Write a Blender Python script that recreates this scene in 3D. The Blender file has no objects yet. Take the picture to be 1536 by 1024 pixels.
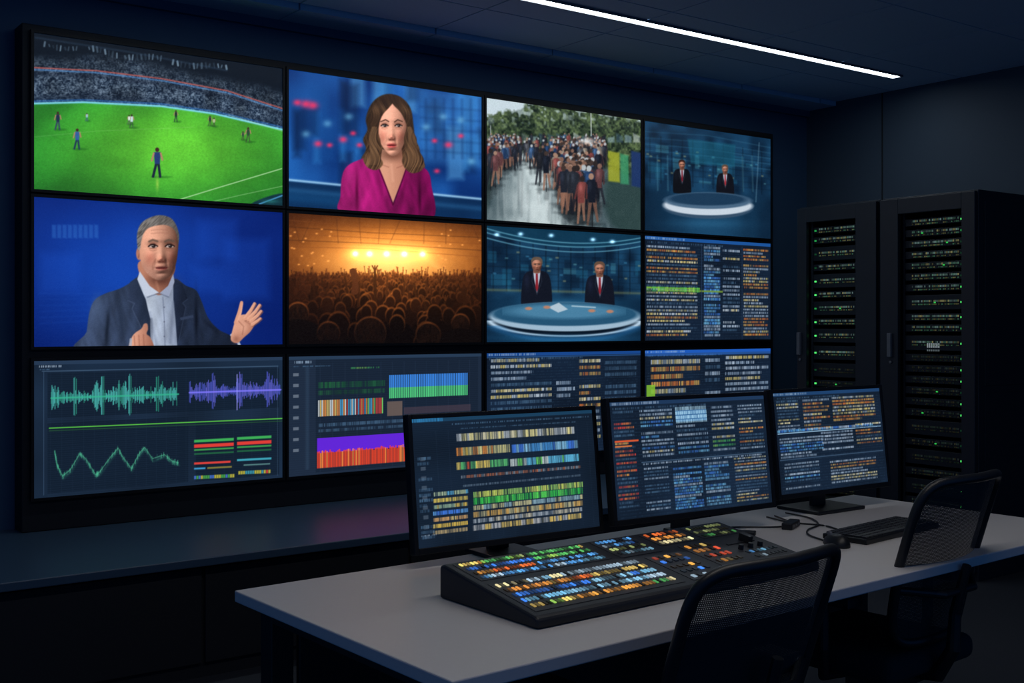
import bpy, bmesh, math, random
import numpy as np
from mathutils import Vector, Matrix
random.seed(7); rng=np.random.default_rng(7)
sc=bpy.context.scene
sc.view_settings.view_transform='Standard'

# ------------------------------------------------------------------ materials
def nodes(name):
    m=bpy.data.materials.new(name); m.use_nodes=True
    nt=m.node_tree; return m,nt,nt.nodes['Principled BSDF']
def pbr(name,col,rough=.5,metal=0.,var=.15,scale=40.,bump=0.,spec=.5,coat=0.):
    m,nt,b=nodes(name)
    tc=nt.nodes.new('ShaderNodeTexCoord'); no=nt.nodes.new('ShaderNodeTexNoise')
    no.inputs['Scale'].default_value=scale; no.inputs['Detail'].default_value=4
    nt.links.new(tc.outputs['Object'],no.inputs['Vector'])
    mx=nt.nodes.new('ShaderNodeMix'); mx.data_type='RGBA'
    mx.inputs['A'].default_value=(*[c*(1-var) for c in col],1)
    mx.inputs['B'].default_value=(*[min(1,c*(1+var)) for c in col],1)
    nt.links.new(no.outputs['Fac'],mx.inputs['Factor'])
    nt.links.new(mx.outputs['Result'],b.inputs['Base Color'])
    b.inputs['Roughness'].default_value=rough; b.inputs['Metallic'].default_value=metal
    b.inputs['Specular IOR Level'].default_value=spec
    b.inputs['Coat Weight'].default_value=coat
    if bump>0:
        bp=nt.nodes.new('ShaderNodeBump'); bp.inputs['Strength'].default_value=bump
        bp.inputs['Distance'].default_value=.002
        nt.links.new(no.outputs['Fac'],bp.inputs['Height']); nt.links.new(bp.outputs['Normal'],b.inputs['Normal'])
    return m
def emit_attr(name,strength=1.,rough=.35,spec=.18):
    m,nt,b=nodes(name)
    at=nt.nodes.new('ShaderNodeAttribute'); at.attribute_name='Col'
    b.inputs['Base Color'].default_value=(.003,.003,.004,1)
    b.inputs['Roughness'].default_value=rough
    b.inputs['Specular IOR Level'].default_value=spec
    nt.links.new(at.outputs['Color'],b.inputs['Emission Color'])
    b.inputs['Emission Strength'].default_value=strength
    m.cycles.emission_sampling='NONE'
    return m
def emit(name,col,strength):
    m,nt,b=nodes(name)
    b.inputs['Base Color'].default_value=(.8,.8,.8,1)
    b.inputs['Emission Color'].default_value=(*col,1)
    b.inputs['Emission Strength'].default_value=strength
    return m
M_wall=pbr('wall_paint',(.026,.072,.145),.75,var=.06,scale=3)
M_wallR=pbr('wall_panel_paint',(.038,.062,.092),.7,var=.06,scale=3)
M_ceil=pbr('ceiling_tile',(.33,.46,.62),.85,var=.05,scale=60)
M_gap=pbr('ceiling_gap',(.01,.012,.016),.9)
M_floor=pbr('carpet',(.018,.022,.03),.95,var=.5,scale=220,bump=.6)
M_black=pbr('black_plastic',(.008,.009,.011),.42,var=.1,scale=80,spec=.4)
M_bezel=pbr('bezel_plastic',(.005,.006,.008),.5,var=.1,spec=.25)
M_matte=pbr('matte_black_metal',(.008,.010,.014),.6,var=.15,scale=30,spec=.3)
M_rack=pbr('rack_steel',(.012,.017,.026),.45,metal=.0,var=.15,scale=20,spec=.45)
M_unit=pbr('server_front',(.012,.018,.026),.5,var=.25,scale=60,spec=.3)
M_desk=pbr('desk_laminate',(.50,.485,.48),.42,var=.03,scale=90,spec=.35)
M_steel=pbr('dark_steel',(.008,.009,.011),.5,metal=.2,var=.1)
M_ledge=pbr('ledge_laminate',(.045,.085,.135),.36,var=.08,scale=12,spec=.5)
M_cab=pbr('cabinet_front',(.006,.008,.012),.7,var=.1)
M_fabric=pbr('seat_fabric',(.010,.011,.014),.95,var=.3,scale=300,bump=.5)
M_panel=pbr('switcher_surface',(.012,.014,.019),.5,var=.12,scale=60,spec=.35)
M_key=pbr('keycap',(.018,.02,.025),.55,var=.1)
M_grey=pbr('grey_plastic',(.12,.13,.15),.5,var=.1)
M_led=emit('led_diffuser',(.82,.92,1.),16.)
M_ledFill=emit('led_fill_added',(1.,.95,.90),30.)  # warm-neutral glow for the added, unseen desk fill strip
M_scr=emit_attr('screen_image',1.12)
M_dots=emit_attr('indicator_lights',1.0)
def mesh_mat():
    m,nt,b=nodes('chair_mesh_weave')
    b.inputs['Base Color'].default_value=(.008,.009,.012,1); b.inputs['Roughness'].default_value=.7
    out=nt.nodes['Material Output']; tc=nt.nodes.new('ShaderNodeTexCoord'); sp=nt.nodes.new('ShaderNodeSeparateXYZ')
    nt.links.new(tc.outputs['Object'],sp.inputs[0])
    res=[]
    for ax in ('X','Z'):
        a=nt.nodes.new('ShaderNodeMath'); a.operation='MULTIPLY'; a.inputs[1].default_value=2*math.pi/.0042
        s=nt.nodes.new('ShaderNodeMath'); s.operation='SINE'
        g=nt.nodes.new('ShaderNodeMath'); g.operation='GREATER_THAN'; g.inputs[1].default_value=.42
        nt.links.new(sp.outputs[ax],a.inputs[0]); nt.links.new(a.outputs[0],s.inputs[0]); nt.links.new(s.outputs[0],g.inputs[0]); res.append(g)
    mu=nt.nodes.new('ShaderNodeMath'); mu.operation='MULTIPLY'
    nt.links.new(res[0].outputs[0],mu.inputs[0]); nt.links.new(res[1].outputs[0],mu.inputs[1])
    tr=nt.nodes.new('ShaderNodeBsdfTransparent'); mx=nt.nodes.new('ShaderNodeMixShader')
    nt.links.new(mu.outputs[0],mx.inputs[0]); nt.links.new(b.outputs[0],mx.inputs[1]); nt.links.new(tr.outputs[0],mx.inputs[2])
    nt.links.new(mx.outputs[0],out.inputs['Surface'])
    return m
M_weave=mesh_mat()

# ------------------------------------------------------------------ mesh helpers
class MB:
    def __init__(s): s.v=[];s.f=[];s.mi=[];s.col=[]
    def box(s,c,d,mi=0,R=None,col=None):
        c=Vector(c);b=len(s.v)
        for sx,sy,sz in ((-1,-1,-1),(1,-1,-1),(1,1,-1),(-1,1,-1),(-1,-1,1),(1,-1,1),(1,1,1),(-1,1,1)):
            p=Vector((sx*d[0]/2,sy*d[1]/2,sz*d[2]/2))
            if R is not None:p=R@p
            s.v.append(tuple(c+p)); s.col.append(col or (0,0,0))
        for q in ((0,3,2,1),(4,5,6,7),(0,1,5,4),(1,2,6,5),(2,3,7,6),(3,0,4,7)):
            s.f.append(tuple(b+i for i in q)); s.mi.append(mi)
    def box2(s,a,b_,mi=0): s.box([(a[i]+b_[i])/2 for i in range(3)],[abs(b_[i]-a[i]) for i in range(3)],mi)
    def cyl(s,p0,p1,r0,r1=None,n=20,mi=0):
        r1=r0 if r1 is None else r1
        p0=Vector(p0);p1=Vector(p1);d=(p1-p0).normalized()
        a=d.orthogonal().normalized(); bb=d.cross(a); b=len(s.v)
        for p,r in ((p0,r0),(p1,r1)):
            for i in range(n):
                t=2*math.pi*i/n; s.v.append(tuple(p+a*(r*math.cos(t))+bb*(r*math.sin(t)))); s.col.append((0,0,0))
        for i in range(n):
            j=(i+1)%n; s.f.append((b+i,b+j,b+n+j,b+n+i)); s.mi.append(mi)
        s.f.append(tuple(b+n-1-i for i in range(n))); s.mi.append(mi)
        s.f.append(tuple(b+n+i for i in range(n))); s.mi.append(mi)
    def tube(s,pts,r,closed=False,n=12,mi=0):
        pts=[Vector(p) for p in pts];N=len(pts);b=len(s.v);up=Vector((0,1,0))
        for i,p in enumerate(pts):
            if closed: t=pts[(i+1)%N]-pts[i-1]
            else: t=pts[min(i+1,N-1)]-pts[max(i-1,0)]
            t.normalize(); a=up-t*up.dot(t)
            if a.length<1e-3: a=Vector((1,0,0))-t*t.x
            a.normalize(); c=t.cross(a)
            rr=r[i] if isinstance(r,(list,tuple)) else r
            for k in range(n):
                q=2*math.pi*k/n; s.v.append(tuple(p+a*(rr*math.cos(q))+c*(rr*math.sin(q)))); s.col.append((0,0,0))
        for i in range(N if closed else N-1):
            j=(i+1)%N
            for k in range(n):
                l=(k+1)%n; s.f.append((b+i*n+k,b+i*n+l,b+j*n+l,b+j*n+k)); s.mi.append(mi)
        if not closed:
            s.f.append(tuple(b+k for k in range(n))); s.mi.append(mi)
            s.f.append(tuple(b+(N-1)*n+n-1-k for k in range(n))); s.mi.append(mi)
    def obj(s,name,mats,parent=None,bevel=0,smooth=False,loc=None,color=False,seg=2):
        me=bpy.data.meshes.new(name); me.from_pydata(s.v,[],s.f)
        for m in (mats if isinstance(mats,(list,tuple)) else [mats]): me.materials.append(m)
        for p,mi in zip(me.polygons,s.mi): p.material_index=mi; p.use_smooth=smooth
        if color:
            at=me.color_attributes.new('Col','FLOAT_COLOR','POINT')
            c=np.ones((len(s.v),4),np.float32); c[:,:3]=lin(np.array(s.col)); at.data.foreach_set('color',c.ravel())
        me.update(); bm=bmesh.new(); bm.from_mesh(me); bmesh.ops.recalc_face_normals(bm,faces=bm.faces); bm.to_mesh(me); bm.free()
        o=bpy.data.objects.new(name,me); sc.collection.objects.link(o)
        if loc: o.location=loc
        if parent: o.parent=parent
        if bevel>0:
            md=o.modifiers.new('bevel','BEVEL'); md.width=bevel; md.segments=seg; md.limit_method='ANGLE'
        return o
def empty(name,loc=(0,0,0),rz=0,parent=None,rx=0):
    o=bpy.data.objects.new(name,None); o.empty_display_size=.1
    o.location=loc; o.rotation_euler=(rx,0,rz); sc.collection.objects.link(o)
    if parent:o.parent=parent
    return o
def lin(c):
    c=np.clip(np.asarray(c,dtype=float)/255.,0,None)
    return np.where(c<=.04045,c/12.92,((c+.055)/1.055)**2.4)

# ------------------------------------------------------------------ 2-D picture painting for displays
def vn(U,V,nx,ny,seed):
    r=np.random.default_rng(seed).random((ny+2,nx+2))
    x=np.clip(U,0,.99999)*nx; y=np.clip(V,0,.99999)*ny
    i=x.astype(int); j=y.astype(int); fx=x-i; fy=y-j
    fx=fx*fx*(3-2*fx); fy=fy*fy*(3-2*fy)
    return (r[j,i]*(1-fx)+r[j,i+1]*fx)*(1-fy)+(r[j+1,i]*(1-fx)+r[j+1,i+1]*fx)*fy
TAB=np.random.default_rng(99).random((256,256))
def pn(x,y):
    i=np.floor(x).astype(int); j=np.floor(y).astype(int); fx=x-i; fy=y-j
    fx=fx*fx*(3-2*fx); fy=fy*fy*(3-2*fy); a=i&255;b=(i+1)&255;c=j&255;d=(j+1)&255
    return (TAB[c,a]*(1-fx)+TAB[c,b]*fx)*(1-fy)+(TAB[d,a]*(1-fx)+TAB[d,b]*fx)*fy
def crom(P,k=6):
    P=np.array(P,float);n=len(P);o=[]
    for i in range(n):
        a,b,c,d=P[i-1],P[i],P[(i+1)%n],P[(i+2)%n]
        for t in np.arange(k)/k:
            o.append(.5*((2*b)+(-a+c)*t+(2*a-5*b+4*c-d)*t*t+(-a+3*b-3*c+d)*t**3))
    return np.array(o)
def gl(a,b,t): 
    a=np.array(a,float);b=np.array(b,float); t=np.clip(t,0,1)[...,None]; return a*(1-t)+b*t
ALL=(slice(None),slice(None))
class Cv:
    def __init__(s,w,h,quad,ss=2):
        s.w,s.h,s.ss=w,h,ss; W,H=w*ss,h*ss; s.W,s.H=W,H; s.sat=1.
        A=[];b=[]
        for (u,v),(x,y) in zip([(0,0),(1,0),(1,1),(0,1)],quad):
            A.append([u,v,1,0,0,0,-x*u,-x*v]);b.append(x)
            A.append([0,0,0,u,v,1,-y*u,-y*v]);b.append(y)
        M=np.append(np.linalg.solve(np.array(A,float),np.array(b,float)),1).reshape(3,3)
        s.Mi=np.linalg.inv(M)
        s.U,s.V=np.meshgrid((np.arange(W)+.5)/W,(np.arange(H)+.5)/H)
        D=M[2,0]*s.U+M[2,1]*s.V+1
        s.X=(M[0,0]*s.U+M[0,1]*s.V+M[0,2])/D; s.Y=(M[1,0]*s.U+M[1,1]*s.V+M[1,2])/D
        s.img=np.zeros((H,W,3))
    def uv(s,x,y):
        q=s.Mi@np.array([x,y,1.]); return q[0]/q[2],q[1]/q[2]
    def sl(s,x0,y0,x1,y1):
        P=[s.uv(a,b) for a,b in ((x0,y0),(x1,y0),(x1,y1),(x0,y1))]
        us=[p[0] for p in P];vs=[p[1] for p in P]
        i0=max(0,int(min(us)*s.W)-1);i1=min(s.W,int(max(us)*s.W)+2)
        j0=max(0,int(min(vs)*s.H)-1);j1=min(s.H,int(max(vs)*s.H)+2)
        if i1<=i0+1 or j1<=j0+1:return None
        return (slice(j0,j1),slice(i0,i1))
    def comp(s,sl,m,col,mode='mix'):
        if callable(col): col=col(s.X[sl],s.Y[sl])
        col=np.asarray(col,float); m=m[...,None]
        if mode=='mix': s.img[sl]=s.img[sl]*(1-m)+col*m
        elif mode=='add': s.img[sl]=s.img[sl]+col*m
        elif mode=='mul': s.img[sl]=s.img[sl]*(1-m+m*col/255.)
    def fill(s,col): s.comp(ALL,np.ones((s.H,s.W)),col)
    def pmask(s,P,f,smooth=True):
        if smooth:P=crom(P)
        P=np.array(P,float); g=f+1
        sl=s.sl(P[:,0].min()-g,P[:,1].min()-g,P[:,0].max()+g,P[:,1].max()+g)
        if sl is None:return None,None
        X,Y=s.X[sl],s.Y[sl]; d=np.full(X.shape,1e9); ins=np.zeros(X.shape,bool); n=len(P)
        for i in range(n):
            x0,y0=P[i];x1,y1=P[(i+1)%n]; ex,ey=x1-x0,y1-y0; wx,wy=X-x0,Y-y0
            t=np.clip((wx*ex+wy*ey)/(ex*ex+ey*ey+1e-9),0,1)
            d=np.minimum(d,(wx-ex*t)**2+(wy-ey*t)**2)
            if abs(ey)>1e-9: ins^=((y0>Y)!=(y1>Y))&(X<x0+ex*(Y-y0)/ey)
        d=np.sqrt(d); d=np.where(ins,-d,d)
        return sl,np.clip(.5-d/f,0,1)
    def poly(s,P,col,f=1.,a=1.,smooth=True,mode='mix'):
        sl,m=s.pmask(P,f,smooth)
        if sl is not None: s.comp(sl,m*a,col,mode)
    def ell(s,cx,cy,rx,ry,col,f=1.,a=1.,rot=0,mode='mix'):
        R=max(rx,ry)+f+1; sl=s.sl(cx-R,cy-R,cx+R,cy+R)
        if sl is None:return
        dx,dy=s.X[sl]-cx,s.Y[sl]-cy; c,sn=math.cos(rot),math.sin(rot)
        x,y=dx*c+dy*sn,-dx*sn+dy*c
        r=np.sqrt((x/rx)**2+(y/ry)**2); d=(r-1)*min(rx,ry)
        s.comp(sl,np.clip(.5-d/f,0,1)*a,col,mode)
    def blob(s,cx,cy,rx,ry,col,a=1.,mode='mix',rot=0):
        R=max(rx,ry)*2.6; sl=s.sl(cx-R,cy-R,cx+R,cy+R)
        if sl is None:return
        dx,dy=s.X[sl]-cx,s.Y[sl]-cy; c,sn=math.cos(rot),math.sin(rot)
        x,y=dx*c+dy*sn,-dx*sn+dy*c
        s.comp(sl,np.exp(-(x/rx)**2-(y/ry)**2)*a,col,mode)
    def line(s,P,w,col,f=.8,a=1.,w1=None,mode='mix'):
        P=np.array(P,float); w1=w if w1 is None else w1; g=max(w,w1)/2+f+1
        sl=s.sl(P[:,0].min()-g,P[:,1].min()-g,P[:,0].max()+g,P[:,1].max()+g)
        if sl is None:return
        X,Y=s.X[sl],s.Y[sl]; m=np.zeros(X.shape); n=len(P)-1
        for i in range(n):
            x0,y0=P[i];x1,y1=P[i+1]; ex,ey=x1-x0,y1-y0
            t=np.clip(((X-x0)*ex+(Y-y0)*ey)/(ex*ex+ey*ey+1e-9),0,1)
            d=np.sqrt((X-x0-ex*t)**2+(Y-y0-ey*t)**2); ww=w+(w1-w)*(i+t)/n
            m=np.maximum(m,np.clip(.5+(ww/2-d)/f,0,1))
        s.comp(sl,m*a,col,mode)
    def urect(s,u0,v0,u1,v1,col,a=1.):
        i0,i1=int(round(u0*s.W)),int(round(u1*s.W)); j0,j1=int(round(v0*s.H)),int(round(v1*s.H))
        i0,j0=max(i0,0),max(j0,0); i1,j1=min(max(i1,i0+1),s.W),min(max(j1,j0+1),s.H)
        s.img[j0:j1,i0:i1]=s.img[j0:j1,i0:i1]*(1-a)+np.array(col,float)*a
    def ticks(s,u0,v0,u1,v1,pal,a=1.,word=.12,cell=2,solid=0.):
        i0,i1=max(0,int(u0*s.W)),min(s.W,int(u1*s.W)); j0,j1=max(0,int(v0*s.H)),min(s.H,int(v1*s.H)+1)
        w,h=i1-i0,j1-j0
        if w<2 or h<1:return
        n=w//cell+1
        on=(rng.random(n)<.68).astype(float)*(.6+.4*rng.random(n)); on=np.maximum(on,solid)
        gap=rng.random(n)<word*.5; on[gap]=solid*.3
        k=0;ci=np.zeros(n,int)
        while k<n:
            l=int(rng.integers(3,14)); ci[k:k+l]=rng.integers(0,len(pal)); k+=l
        col=np.array(pal,float)[ci]
        on=np.repeat(on,cell)[:w]; col=np.repeat(col,cell,axis=0)[:w]
        prof=np.ones(h)
        if h>4: prof[0]=.6;prof[-1]=.6
        vj=.75+.25*rng.random((h,w))
        m=(on[None,:]*prof[:,None]*vj*a)[...,None]
        s.img[j0:j1,i0:i1]=s.img[j0:j1,i0:i1]*(1-m)+col[None]*m
    def bar(s,x0,y0,x1,h,pal,a=1.,word=.05,cell=3,solid=.25):
        u0,v0=s.uv(x0,y0-h/2); _,v1=s.uv(x0,y0+h/2); u1,_=s.uv(x1,y0+(x1-x0)*-.06)
        s.ticks(u0,v0,u1,v1,pal,a,word,cell,solid)
    def soften(s,n=1,grain=3.):
        im=s.img
        for _ in range(n):
            p=np.pad(im,((1,1),(0,0),(0,0)),'edge'); im=(p[:-2]+2*p[1:-1]+p[2:])/4
            p=np.pad(im,((0,0),(1,1),(0,0)),'edge'); im=(p[:,:-2]+2*p[:,1:-1]+p[:,2:])/4
        g=np.random.default_rng(5).normal(0,grain,(s.H,s.W,1)); s.img=im+g*2
    def out(s):
        im=np.clip(s.img,0,255); L=im.mean(axis=2,keepdims=True)
        im=np.clip(L+(im-L)*s.sat,0,255)
        im=im.reshape(s.h,s.ss,s.w,s.ss,3).mean(axis=(1,3))
        return lin(im)
def screen_obj(name,c,sx,sz,parent,loc,mat=None):
    """flat display surface in local XZ, facing -Y, origin bottom centre"""
    w,h=c.w,c.h; col=c.out()
    x=np.linspace(-sx/2,sx/2,w); z=np.linspace(sz,0,h)
    XX,ZZ=np.meshgrid(x,z); co=np.zeros((h*w,3),np.float32); co[:,0]=XX.ravel(); co[:,2]=ZZ.ravel()
    idx=np.arange(h*w).reshape(h,w)
    q=np.stack([idx[1:,:-1],idx[1:,1:],idx[:-1,1:],idx[:-1,:-1]],-1).reshape(-1,4).astype(np.int32)
    me=bpy.data.meshes.new(name); me.vertices.add(h*w); me.vertices.foreach_set('co',co.ravel())
    me.loops.add(q.size); me.loops.foreach_set('vertex_index',q.ravel())
    me.polygons.add(len(q)); me.polygons.foreach_set('loop_start',np.arange(0,q.size,4,dtype=np.int32))
    me.update(calc_edges=True)
    at=me.color_attributes.new('Col','FLOAT_COLOR','POINT')
    cc=np.ones((h*w,4),np.float32); cc[:,:3]=col.reshape(-1,3); at.data.foreach_set('color',cc.ravel())
    me.materials.append(mat or M_scr); o=bpy.data.objects.new(name,me); sc.collection.objects.link(o)
    o.parent=parent; o.location=loc; return o

# ---- relief-shaded face painted into a picture
def face(c,P,cx,a,ey,ch,turn,skin,L,amb=.34,male=True,sep=.42):
    sl,m=c.pmask(P,1.6)
    X,Y=c.X[sl],c.Y[sl]; x=(X-cx)/a; y=(Y-ey)/(ch-ey)*1.2; f=x-turn; E=np.exp
    g=lambda px,py,sx,sy:E(-((f-px)/sx)**2-((y-py)/sy)**2)
    z=np.sqrt(np.clip(1.32-x**2-((y-.05)/1.42)**2,.05,None))*.85
    z=z+(.055 if male else .02)*E(-((y+.25)/.13)**2)*E(-(f/.75)**2)
    for s_ in(-1,1):
        z=z-.08*g(s_*sep,-.02,.24,.15)+.045*g(s_*sep,.02,.17,.10)+.06*g(s_*.58,.33,.28,.24)
        z=z+.045*g(s_*.15,.50,.08,.075)-.03*E(-((f-s_*(.24+.22*(y-.45)))/.08)**2)*E(-((y-.62)/.16)**2)
        z=z-.045*g(s_*.72,.72,.22,.3)
    z=z+.075*E(-(f/.17)**2)*np.clip((y+.12)/.5,0,1)*np.clip((.60-y)/.16,0,1)+.085*g(0,.44,.16,.12)
    z=z+.07*g(0,.76,.42,.26)+.03*g(0,.70,.26,.06)+.035*g(0,.86,.2,.06)-.03*E(-((y-.775)/.03)**2)*E(-(f/.28)**2)
    z=z-.035*g(0,.97,.22,.05)+.06*g(0,1.12,.26,.13)
    zy=np.gradient(z,axis=0)/(np.gradient(y,axis=0)+1e-9)/1.15; zx=np.gradient(z,axis=1)/(np.gradient(x,axis=1)+1e-9)
    n=1/np.sqrt(1+zx**2+zy**2); L=np.array(L,float); L/=np.linalg.norm(L)
    d=np.clip((-zx*L[0]-zy*L[1]+L[2])*n,0,1); H=L+np.array([0,0,1]); H/=np.linalg.norm(H)
    sp=np.clip((-zx*H[0]-zy*H[1]+H[2])*n,0,1)**18
    alb=np.ones(X.shape+(3,))*np.array(skin,float)
    ck=g(-.55,.42,.25,.25)+g(.55,.42,.25,.25)+g(0,.48,.14,.12); alb=alb*(1-ck[...,None]*np.array([.02,.12,.12]))
    lip=E(-((y-.78)/(.065 if male else .09))**2)*E(-(f/.27)**4); alb=alb*(1-lip[...,None]*(np.array([.16,.38,.34]) if male else np.array([.12,.56,.46])))
    if male: b_=np.clip((y-.5)/.3,0,1)*(.5+.5*pn(X*2.2,Y*2.2)); alb=alb*(1-b_[...,None]*np.array([.12,.11,.08]))
    alb=alb*(1+(.08*(pn(X*1.1,Y*1.1)-.5))[...,None])
    col=alb*(np.array([amb,amb*.84,amb*.80])+ (d[...,None]**1.25)*np.array([.68,.68,.68]))+sp[...,None]*9
    c.comp(sl,m,col)
    for s_ in(-1,1):
        ex=cx+a*(turn+s_*sep); e=a/24.
        c.blob(ex,ey-2.5*e,5.6*e,2.2*e,(84,50,40),.6); c.blob(ex+s_*.5*e,ey,6.*e,3.2*e,(110,68,54),.35)
        c.poly([(ex-5.2*e,ey+.5*e),(ex-2.4*e,ey-1.7*e),(ex+1.4*e,ey-1.9*e),(ex+5.2*e,ey+.2*e),(ex+2.2*e,ey+1.8*e),(ex-2*e,ey+1.7*e)],(186,170,164),f=.9)
        c.ell(ex+.6*e,ey-.1*e,2.4*e,2.2*e,(38,32,32),f=.9); c.blob(ex-.3*e,ey-.9*e,.7*e,.6*e,(250,250,250),.8)
        c.line([(ex-5.4*e,ey+.3*e),(ex-2.4*e,ey-2.*e),(ex+1.4*e,ey-2.2*e),(ex+5.4*e,ey)],1.7*e,(34,20,18),f=1,a=.95)
        c.line([(ex-4*e,ey+2.4*e),(ex,ey+2.8*e),(ex+4*e,ey+2.*e)],.9*e,(104,64,54),f=1.2,a=.6)
        c.line([(ex-4*e,ey+4.6*e),(ex,ey+5.6*e),(ex+4*e,ey+4.4*e)],1.*e,(130,84,68),f=2,a=.4)
    my=ey+(ch-ey)*.645
    c.line([(cx+a*(turn-.26),my-.3),(cx+a*(turn-.1),my+.3),(cx+a*turn,my),(cx+a*(turn+.1),my+.3),(cx+a*(turn+.26),my-.4)],1.6*a/26,(74,28,28),f=1.2,a=.9)
    for s_ in(-1,1): c.blob(cx+a*(turn+s_*.09),ey+(ch-ey)*.455,1.9*a/26,.9*a/26,(80,40,32),.8)
    c.line([(cx+a*(turn-.18),ey+(ch-ey)*.43),(cx+a*(turn-.14),ey+(ch-ey)*.465)],1.*a/26,(110,64,52),f=1.4,a=.6); c.line([(cx+a*(turn+.18),ey+(ch-ey)*.43),(cx+a*(turn+.14),ey+(ch-ey)*.465)],1.*a/26,(100,58,48),f=1.4,a=.7)
def strands(base,hi,kx,ky,flow=lambda X,Y:X,hl=lambda X,Y:0*X+1):
    return lambda X,Y: gl(base,hi,(np.clip(pn(flow(X,Y)*kx,Y*ky)*.65+pn(flow(X,Y)*kx*2.3+7,Y*ky*1.4)*.35-.12,0,1))*hl(X,Y))
def cloth(c0,c1,x0,x1,amp=.35):
    return lambda X,Y: gl(c0,c1,(X-x0)/(x1-x0))*(1-amp/2+amp*(pn(X/11+Y/45,Y/30+X/60)*.7+pn(X*.9,Y*.9)*.12+pn(X/5-Y/18,Y/20)*.3))[...,None]

def figure(c,x,y,h,top,leg,skin=(170,125,100),step=.2):
    w=h*.12
    c.line([(x-w*.2,y+h*.5),(x-w*.9-step*h*.2,y+h*.98)],w*.75,leg,a=.95); c.line([(x+w*.3,y+h*.5),(x+w*.8,y+h*.98)],w*.75,leg,a=.95)
    c.poly([(x-w,y+h*.16),(x+w,y+h*.16),(x+w*.75,y+h*.56),(x-w*.75,y+h*.56)],top,f=1.2,smooth=False)
    c.line([(x-w,y+h*.2),(x-w*1.6,y+h*.45)],w*.5,skin); c.line([(x+w,y+h*.2),(x+w*1.5,y+h*.42)],w*.5,skin)
    c.ell(x,y+h*.08,w*.6,h*.075,(60,40,34)) 
def p1(c):
    X,Y,U,V=c.X,c.Y,c.U,c.V
    yl=np.interp(X,[50,130,250,330,436],[155,153,159,170,194]); yr=np.interp(X,[50,150,250,350,436],[101,106,118,136,163])
    n1=vn(U,V,230,140,1); n2=vn(U,V,70,50,2); n3=vn(U,V,16,9,3)
    n=n1*.7+n2*.3
    c.fill((9,18,30))
    stand=gl((16,30,50),(118,138,160),(n-.22)*1.5)*(.62+.45*n3)[...,None]
    yt=yr-26+4*np.sin(X/40)
    m=np.clip((Y-yt)/14,0,1)*.8; c.comp(ALL,m,stand*.85)
    m=np.clip((Y-yr)/1.5,0,1); c.comp(ALL,m,stand)
    rows=np.sin((Y-yr)*2.2)*.08; c.img*=(1+rows*(Y>yt))[...,None]
    for k in range(16):
        x=55+k*25; c.line([(x,110),(x-6,152)],1.4,(14,24,38),a=.35,f=1.5)
    c.comp(ALL,np.exp(-((Y-yr-8)/4)**2)*.45,(14,22,38))
    c.comp(ALL,np.exp(-((Y-yl+8)/4)**2)*.4,(22,34,54))
    c.comp(ALL,np.exp(-((Y-yr)/1.0)**2)*.8,(196,92,84))
    c.comp(ALL,np.exp(-((Y-yr-3)/1.2)**2)*.6,(80,140,205))
    for k in range(46):
        x=70+k*6.2; y=66+(x-70)*.135+3*math.sin(k*.4)
        if k in(9,10,19,30,31): continue
        h=random.choice([3,5,6,7]); c.line([(x,y-h/2),(x+random.choice([-1,0,1]),y+h/2)],random.choice([2,3]),(150,176,196),a=.5*random.random()+.15,f=1.5)
    c.line([(55,56),(200,78),(350,106)],2,(60,84,110),a=.4,f=3)
    t=np.clip((Y-yl)/130,0,1)
    base=gl((32,116,40),(90,184,50),np.exp(-((X-270)/170)**2-((Y-215)/80)**2)*1.0)
    st=np.sin((X+(Y-150)*2.4)/(20+(Y-150)*.16)); base=base*(1+.085*np.tanh(st*1.6))[...,None]
    base=base*(.94+.12*vn(U,V,200,150,5))[...,None]*(.95+.1*vn(U,V,18,14,6))[...,None]
    base=base*(1-.3*np.clip((Y-250)/60,0,1)*np.clip((300-X)/250,0,1))[...,None]
    mp=np.clip((Y-yl)/1.5,0,1); c.comp(ALL,mp,base)
    c.comp(ALL,np.exp(-((Y-yl)/1.5)**2)*.95,(126,220,238))
    c.comp(ALL,np.exp(-((Y-yl+3.4)/1.3)**2)*.6,(40,110,190))
    W=(190,226,180)
    c.line([(250,305),(330,281),(432,251)],1.4,W,a=.75); c.line([(300,306),(370,290),(436,276)],1.1,W,a=.4)
    c.line([(52,205),(150,196),(300,190)],1.,W,a=.15); c.line([(352,172),(434,196)],1,W,a=.4)
    c.poly([(385,306),(405,294),(436,288),(436,310)],(14,40,60),f=2,a=.9)
    c.line([(398,303),(434,290)],2,(70,140,190),a=.9); c.blob(415,299,12,3,(40,120,120),.6)
    for x,y,h,t_,l in [(90,167,27,(30,42,70),(50,60,90)),(120,192,31,(50,90,150),(30,50,80)),(135,169,12,(150,200,220),(60,90,120)),(204,171,20,(190,210,220),(60,100,60)),(200,172,14,(220,230,230),(80,100,80)),
        (272,165,17,(30,46,46),(40,70,50)),(324,173,15,(30,50,50),(60,80,50)),(330,176,13,(170,190,150),(60,80,50)),(243,220,44,(36,56,110),(22,30,54)),(382,190,22,(40,70,50),(60,90,50)),(374,196,13,(40,60,60),(60,80,50))]:
        c.ell(x+h*.15,y+h,h*.28,1.4,(14,70,20),f=2.5,a=.5); figure(c,x,y,h,t_,l)
    c.blob(243,274,2.2,9,(190,220,90),.5)
    c.soften(1,2)
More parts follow.
